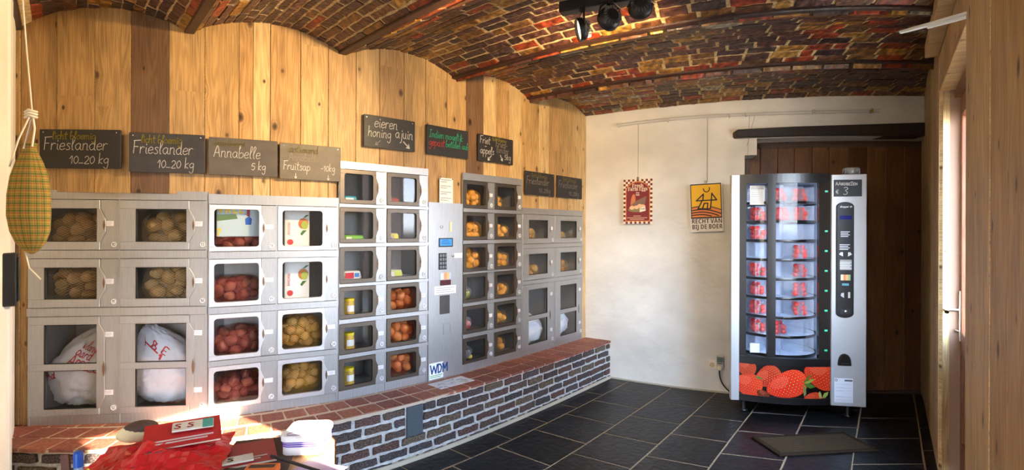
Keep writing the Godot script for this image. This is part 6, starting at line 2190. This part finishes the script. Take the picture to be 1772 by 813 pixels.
func build_table():
	var H := 0.75
	var root := thing("display_table", Transform3D(), "light wooden table loaded with leaflets beside the brick ledge", "table")
	var topm := wood("worn light table top", C(196, 152, 112), 1, 0.5)
	var tt := MB.new()
	var flat_ := Transform3D(Basis(Vector3.RIGHT, PI / 2), Vector3(0, H, 0))
	tt.slab(flat_, PackedVector2Array([Vector2(-1.25, -1.6), Vector2(-0.65, -1.79), Vector2(-0.61, -1.785), Vector2(-0.585, -1.75), Vector2(-0.44, -1.32), Vector2(-0.47, -1.28), Vector2(-1.05, -1.1), Vector2(-1.1, -1.12)]), -0.0, 0.028, 0.004)
	part("table_top", tt.mesh(), topm, root)
	for p in [Vector2(-1.15, -1.54), Vector2(-0.68, -1.68), Vector2(-0.56, -1.36), Vector2(-1.03, -1.2)]:
		part("leg", block(-0.022, 0.022, 0, H - 0.027, -0.022, 0.022, 0.003), topm, root, shift(p.x, 0, p.y))
	var red := mat("red coated fabric", C(186, 22, 30), 0.4)
	red.cull_mode = BaseMaterial3D.CULL_DISABLED
	var bag := thing("red_bag", Transform3D(Basis(Vector3.UP, 0.35), Vector3(-1.035, H, -1.555)), "crumpled red carrier bag lying on table", "bag")
	part("fabric", crumple(0.36, 0.3, 0.075, 3), red, bag)
	var bp := MB.new()
	bp.col = Color(0.7, 0.66, 0.68)
	bp.ribbon(write("o o", 0.016, Vector2(-0.02, -0.09)), 0.004, func(p): return Vector3(p.x, 0.072, -p.y))
	part("lettering", bp.mesh(), painted(), bag)
	var mags := [[Vector3(-0.85, 0.0, -1.6), 0.5, Vector3(0.24, 0.012, 0.17), C(146, 20, 28), "dark red magazine with bent corner lying on table beside white tub"], [Vector3(-1.0, 0.075, -1.6), 0.55, Vector3(0.2, 0.008, 0.14), C(172, 28, 36), "glossy red brochure lying over crumpled red bag"], [Vector3(-0.93, 0.0, -1.43), -0.1, Vector3(0.3, 0.01, 0.2), C(40, 28, 30), "black folder lying open on table under the magazines"]]
	for q in mags:
		var t := thing("magazine", Transform3D(Basis(Vector3.UP, q[1]) * Basis(Vector3.RIGHT, 0.2 if q[0].y > 0.0 else 0.0), q[0] + Vector3(0, H + 0.001 + q[2].y * 0.5, 0)), q[4], "magazine", "magazines on the table")
		part("pages", block(-q[2].x / 2 + 0.003, q[2].x / 2 - 0.003, -q[2].y / 2, q[2].y / 2 - 0.002, -q[2].z / 2 + 0.003, q[2].z / 2 - 0.003), mat("page edges", C(206, 196, 176), 0.8), t)
		part("cover", block(-q[2].x / 2, q[2].x / 2, q[2].y / 2 - 0.002, q[2].y / 2, -q[2].z / 2, q[2].z / 2), mat("cover " + q[4].left(9), q[3], 0.5), t)
		var pr := MB.new()
		pr.col = Color(0.55, 0.5, 0.52)
		pr.ribbon([[Vector2(-q[2].x * 0.4, -q[2].z * 0.35), Vector2(q[2].x * 0.3, -q[2].z * 0.35)], [Vector2(-q[2].x * 0.4, -q[2].z * 0.25), Vector2(q[2].x * 0.38, -q[2].z * 0.25)]], 0.008, func(p): return Vector3(p.x, q[2].y / 2 + 0.0006, -p.y))
		part("print", pr.mesh(), painted(), t)
	var packs := [[Vector3(-0.985, 0.093, -1.625), 0.5, "white seed packet with red figures on glossy brochure", C(70, 150, 140)], [Vector3(-0.825, 0.014, -1.555), 0.5, "white seed packet with red figures on dark red magazine", C(206, 200, 186)]]
	for q in packs:
		var t := thing("seed_packet", Transform3D(Basis(Vector3.UP, q[1]) * Basis(Vector3.RIGHT, 0.2 if q[0].y > 0.05 else 0.0), q[0] + Vector3(0, H, 0)), q[2], "packet")
		part("packet", block(-0.055, 0.055, 0, 0.005, -0.026, 0.026, 0.002), mat("packet paper", C(206, 204, 192), 0.5), t)
		var pr := MB.new()
		pr.col = C(176, 40, 46).srgb_to_linear()
		pr.ribbon(write("s s", 0.024, Vector2(-0.05, -0.012)), 0.005, func(p): return Vector3(p.x, 0.0056, -p.y))
		pr.col = q[3].srgb_to_linear()
		pr.slab(flat_.affine_inverse() * shift(0, H + 0.0056, 0) if false else Transform3D(Basis(Vector3.RIGHT, -PI / 2), Vector3.ZERO), rect(0.025, -0.025, 0.054, 0.025), 0.0045, 0.0054)
		part("print", pr.mesh(), painted(), t)
	var roll := thing("cream_pouch", Transform3D(Basis(Vector3.UP, 0.5), Vector3(-1.155, H + 0.07, -1.63)), "cream cloth pouch with dark top lying behind red bag", "pouch")
	var rb := MB.new()
	blob(rb, Transform3D(), Vector3(0.055, 0.028, 0.03), 20, 12, func(d: Vector3) -> float: return 1.0 - 0.1 * d.x)
	part("cloth", rb.mesh(), mat("cream cloth", C(206, 186, 140), 0.8), roll)
	var rd := MB.new()
	blob(rd, shift(0.008, 0.012, 0), Vector3(0.048, 0.024, 0.028), 20, 12, func(d: Vector3) -> float: return 1.0 - 0.1 * d.x)
	part("dark_top", rd.mesh(), mat("dark brown card", C(70, 48, 38), 0.7), roll)
	# white tub with a purple band
	var tub := thing("plastic_tub", Transform3D(Basis(Vector3.UP, 0.1), Vector3(-0.655, H + 0.005, -1.69)), "white plastic tub with purple band on table corner", "tub")
	var up := Transform3D(Basis(Vector3.RIGHT, -PI / 2), Vector3.ZERO)
	var white := mat("white tub plastic", C(232, 230, 230), 0.35)
	var tb := MB.new()
	tb.slab(up, rounded(-0.062, -0.07, 0.062, 0.07, 0.025), 0.0, 0.046, 0.002)
	part("tub", tb.mesh(), white, tub)
	var ld := MB.new()
	ld.slab(up, rounded(-0.067, -0.075, 0.067, 0.075, 0.028), 0.042, 0.058, 0.005)
	part("lid", ld.mesh(), white, tub)
	var bd := MB.new()
	bd.slab(up, rounded(-0.0632, -0.0712, 0.0632, 0.0712, 0.026), 0.025, 0.029)
	bd.slab(up, rounded(-0.0632, -0.0712, 0.0632, 0.0712, 0.026), 0.031, 0.035)
	bd.slab(up, rounded(-0.0632, -0.0712, 0.0632, 0.0712, 0.026), 0.037, 0.0405)
	part("band", bd.mesh(), mat("purple plastic", C(88, 50, 160), 0.4), tub)
	var tl := MB.new()
	tl.col = C(130, 130, 176).srgb_to_linear()
	tl.ribbon([[Vector2(-0.045, -0.06), Vector2(0.045, -0.052)], [Vector2(-0.048, -0.05), Vector2(-0.02, -0.01)]], 0.006, func(p): return Vector3(p.x, 0.0586, -p.y))
	part("print", tl.mesh(), painted(), tub)
	# odds and ends
	var dark := thing("dark_tray", Transform3D(Basis(Vector3.UP, 0.25), Vector3(-0.745, H + 0.001, -1.66)), "flat dark brown tray under white tub", "tray")
	part("tray", block(-0.14, 0.06, 0, 0.003, -0.11, 0.2, 0.001), mat("dark brown card", C(70, 48, 38), 0.7), dark)
	var op := thing("orange_packet", Transform3D(Basis(Vector3.UP, 0.1), Vector3(-0.7, H + 0.001, -1.5)), "small orange box at table edge", "box")
	part("box", block(-0.06, 0.03, 0, 0.02, -0.03, 0.03, 0.002), mat("orange card", C(226, 110, 30), 0.5), op)
	part("label", block(-0.05, 0.02, 0.02, 0.0208, -0.02, 0.0), mat("dark print", C(60, 40, 36), 0.6), op)
	var lp := thing("lilac_paper", Transform3D(Basis(Vector3.UP, -0.3), Vector3(-0.56, H + 0.001, -1.5)), "lilac sheet of paper lying at table edge", "paper")
	part("sheet", block(-0.08, 0.06, 0, 0.0012, -0.07, 0.06), mat("lilac paper", C(160, 136, 170), 0.7), lp)
	var pn := MB.new()
	pn.tube([Vector3(-0.72, H + 0.022, -1.575), Vector3(-0.55, H + 0.012, -1.5)], 0.005, 10)
	tag(part("black_pen", pn.mesh(), mat("black plastic", C(24, 24, 26), 0.4), self), "black pen lying across papers on table", "pen")
	# pen pot: only the pens reach into view
	var pot := thing("pen_pot", Transform3D(Basis(), Vector3(-1.13, H, -1.36)), "dark pot standing on table with markers in it", "pot")
	var pm := MB.new()
	pm.lathe(Transform3D(), [Vector2(0, 0), Vector2(0.036, 0), Vector2(0.038, 0.06), Vector2(0.035, 0.06), Vector2(0.033, 0.004), Vector2(0, 0.004)], 20)
	part("pot", pm.mesh(), mat("dark brown card", C(70, 48, 38), 0.7), pot)
	var mk := thing("marker_pen", Transform3D(Basis(Vector3(0, 0, 1), 0.04), Vector3(-1.118, H + 0.005, -1.36)), "grey marker with blue cap standing in pot", "marker")
	var m1 := MB.new()
	m1.lathe(Transform3D(), [Vector2(0, 0), Vector2(0.01, 0), Vector2(0.01, 0.085), Vector2(0, 0.085)], 14)
	part("barrel", m1.mesh(), mat("grey blue barrel", C(120, 136, 156), 0.4), mk)
	var m2 := MB.new()
	m2.lathe(shift(0, 0.08, 0), [Vector2(0.011, 0), Vector2(0.011, 0.03), Vector2(0.009, 0.04), Vector2(0, 0.04)], 14)
	part("cap", m2.mesh(), mat("blue cap", C(20, 70, 150), 0.35), mk)
	var sk := MB.new()
	sk.box(Transform3D(Basis(Vector3(0, 0, 1), 0.08), Vector3(-1.152, H + 0.062, -1.36)), Vector3(0.022, 0.11, 0.006), 0.001)
	tag(part("wooden_stick", sk.mesh(), mat("dark wooden stick", C(84, 44, 28), 0.6), self), "flat dark wooden stick standing in pot", "stick")
	var gm := MB.new()
	gm.lathe(Transform3D(Basis(Vector3(0, 0, 1), -0.1), Vector3(-1.1, H + 0.005, -1.355)), [Vector2(0, 0), Vector2(0.004, 0), Vector2(0.004, 0.075), Vector2(0, 0.08)], 10)
	tag(part("green_pencil", gm.mesh(), mat("lime pencil", C(176, 190, 40), 0.5), self), "thin lime green pencil standing in pot", "pencil")

func furnish():
	build_lockers()
	fill_lockers()
	build_boards()
	build_machine()
	build_back_items()
	build_spots()
	build_small()
	build_table()
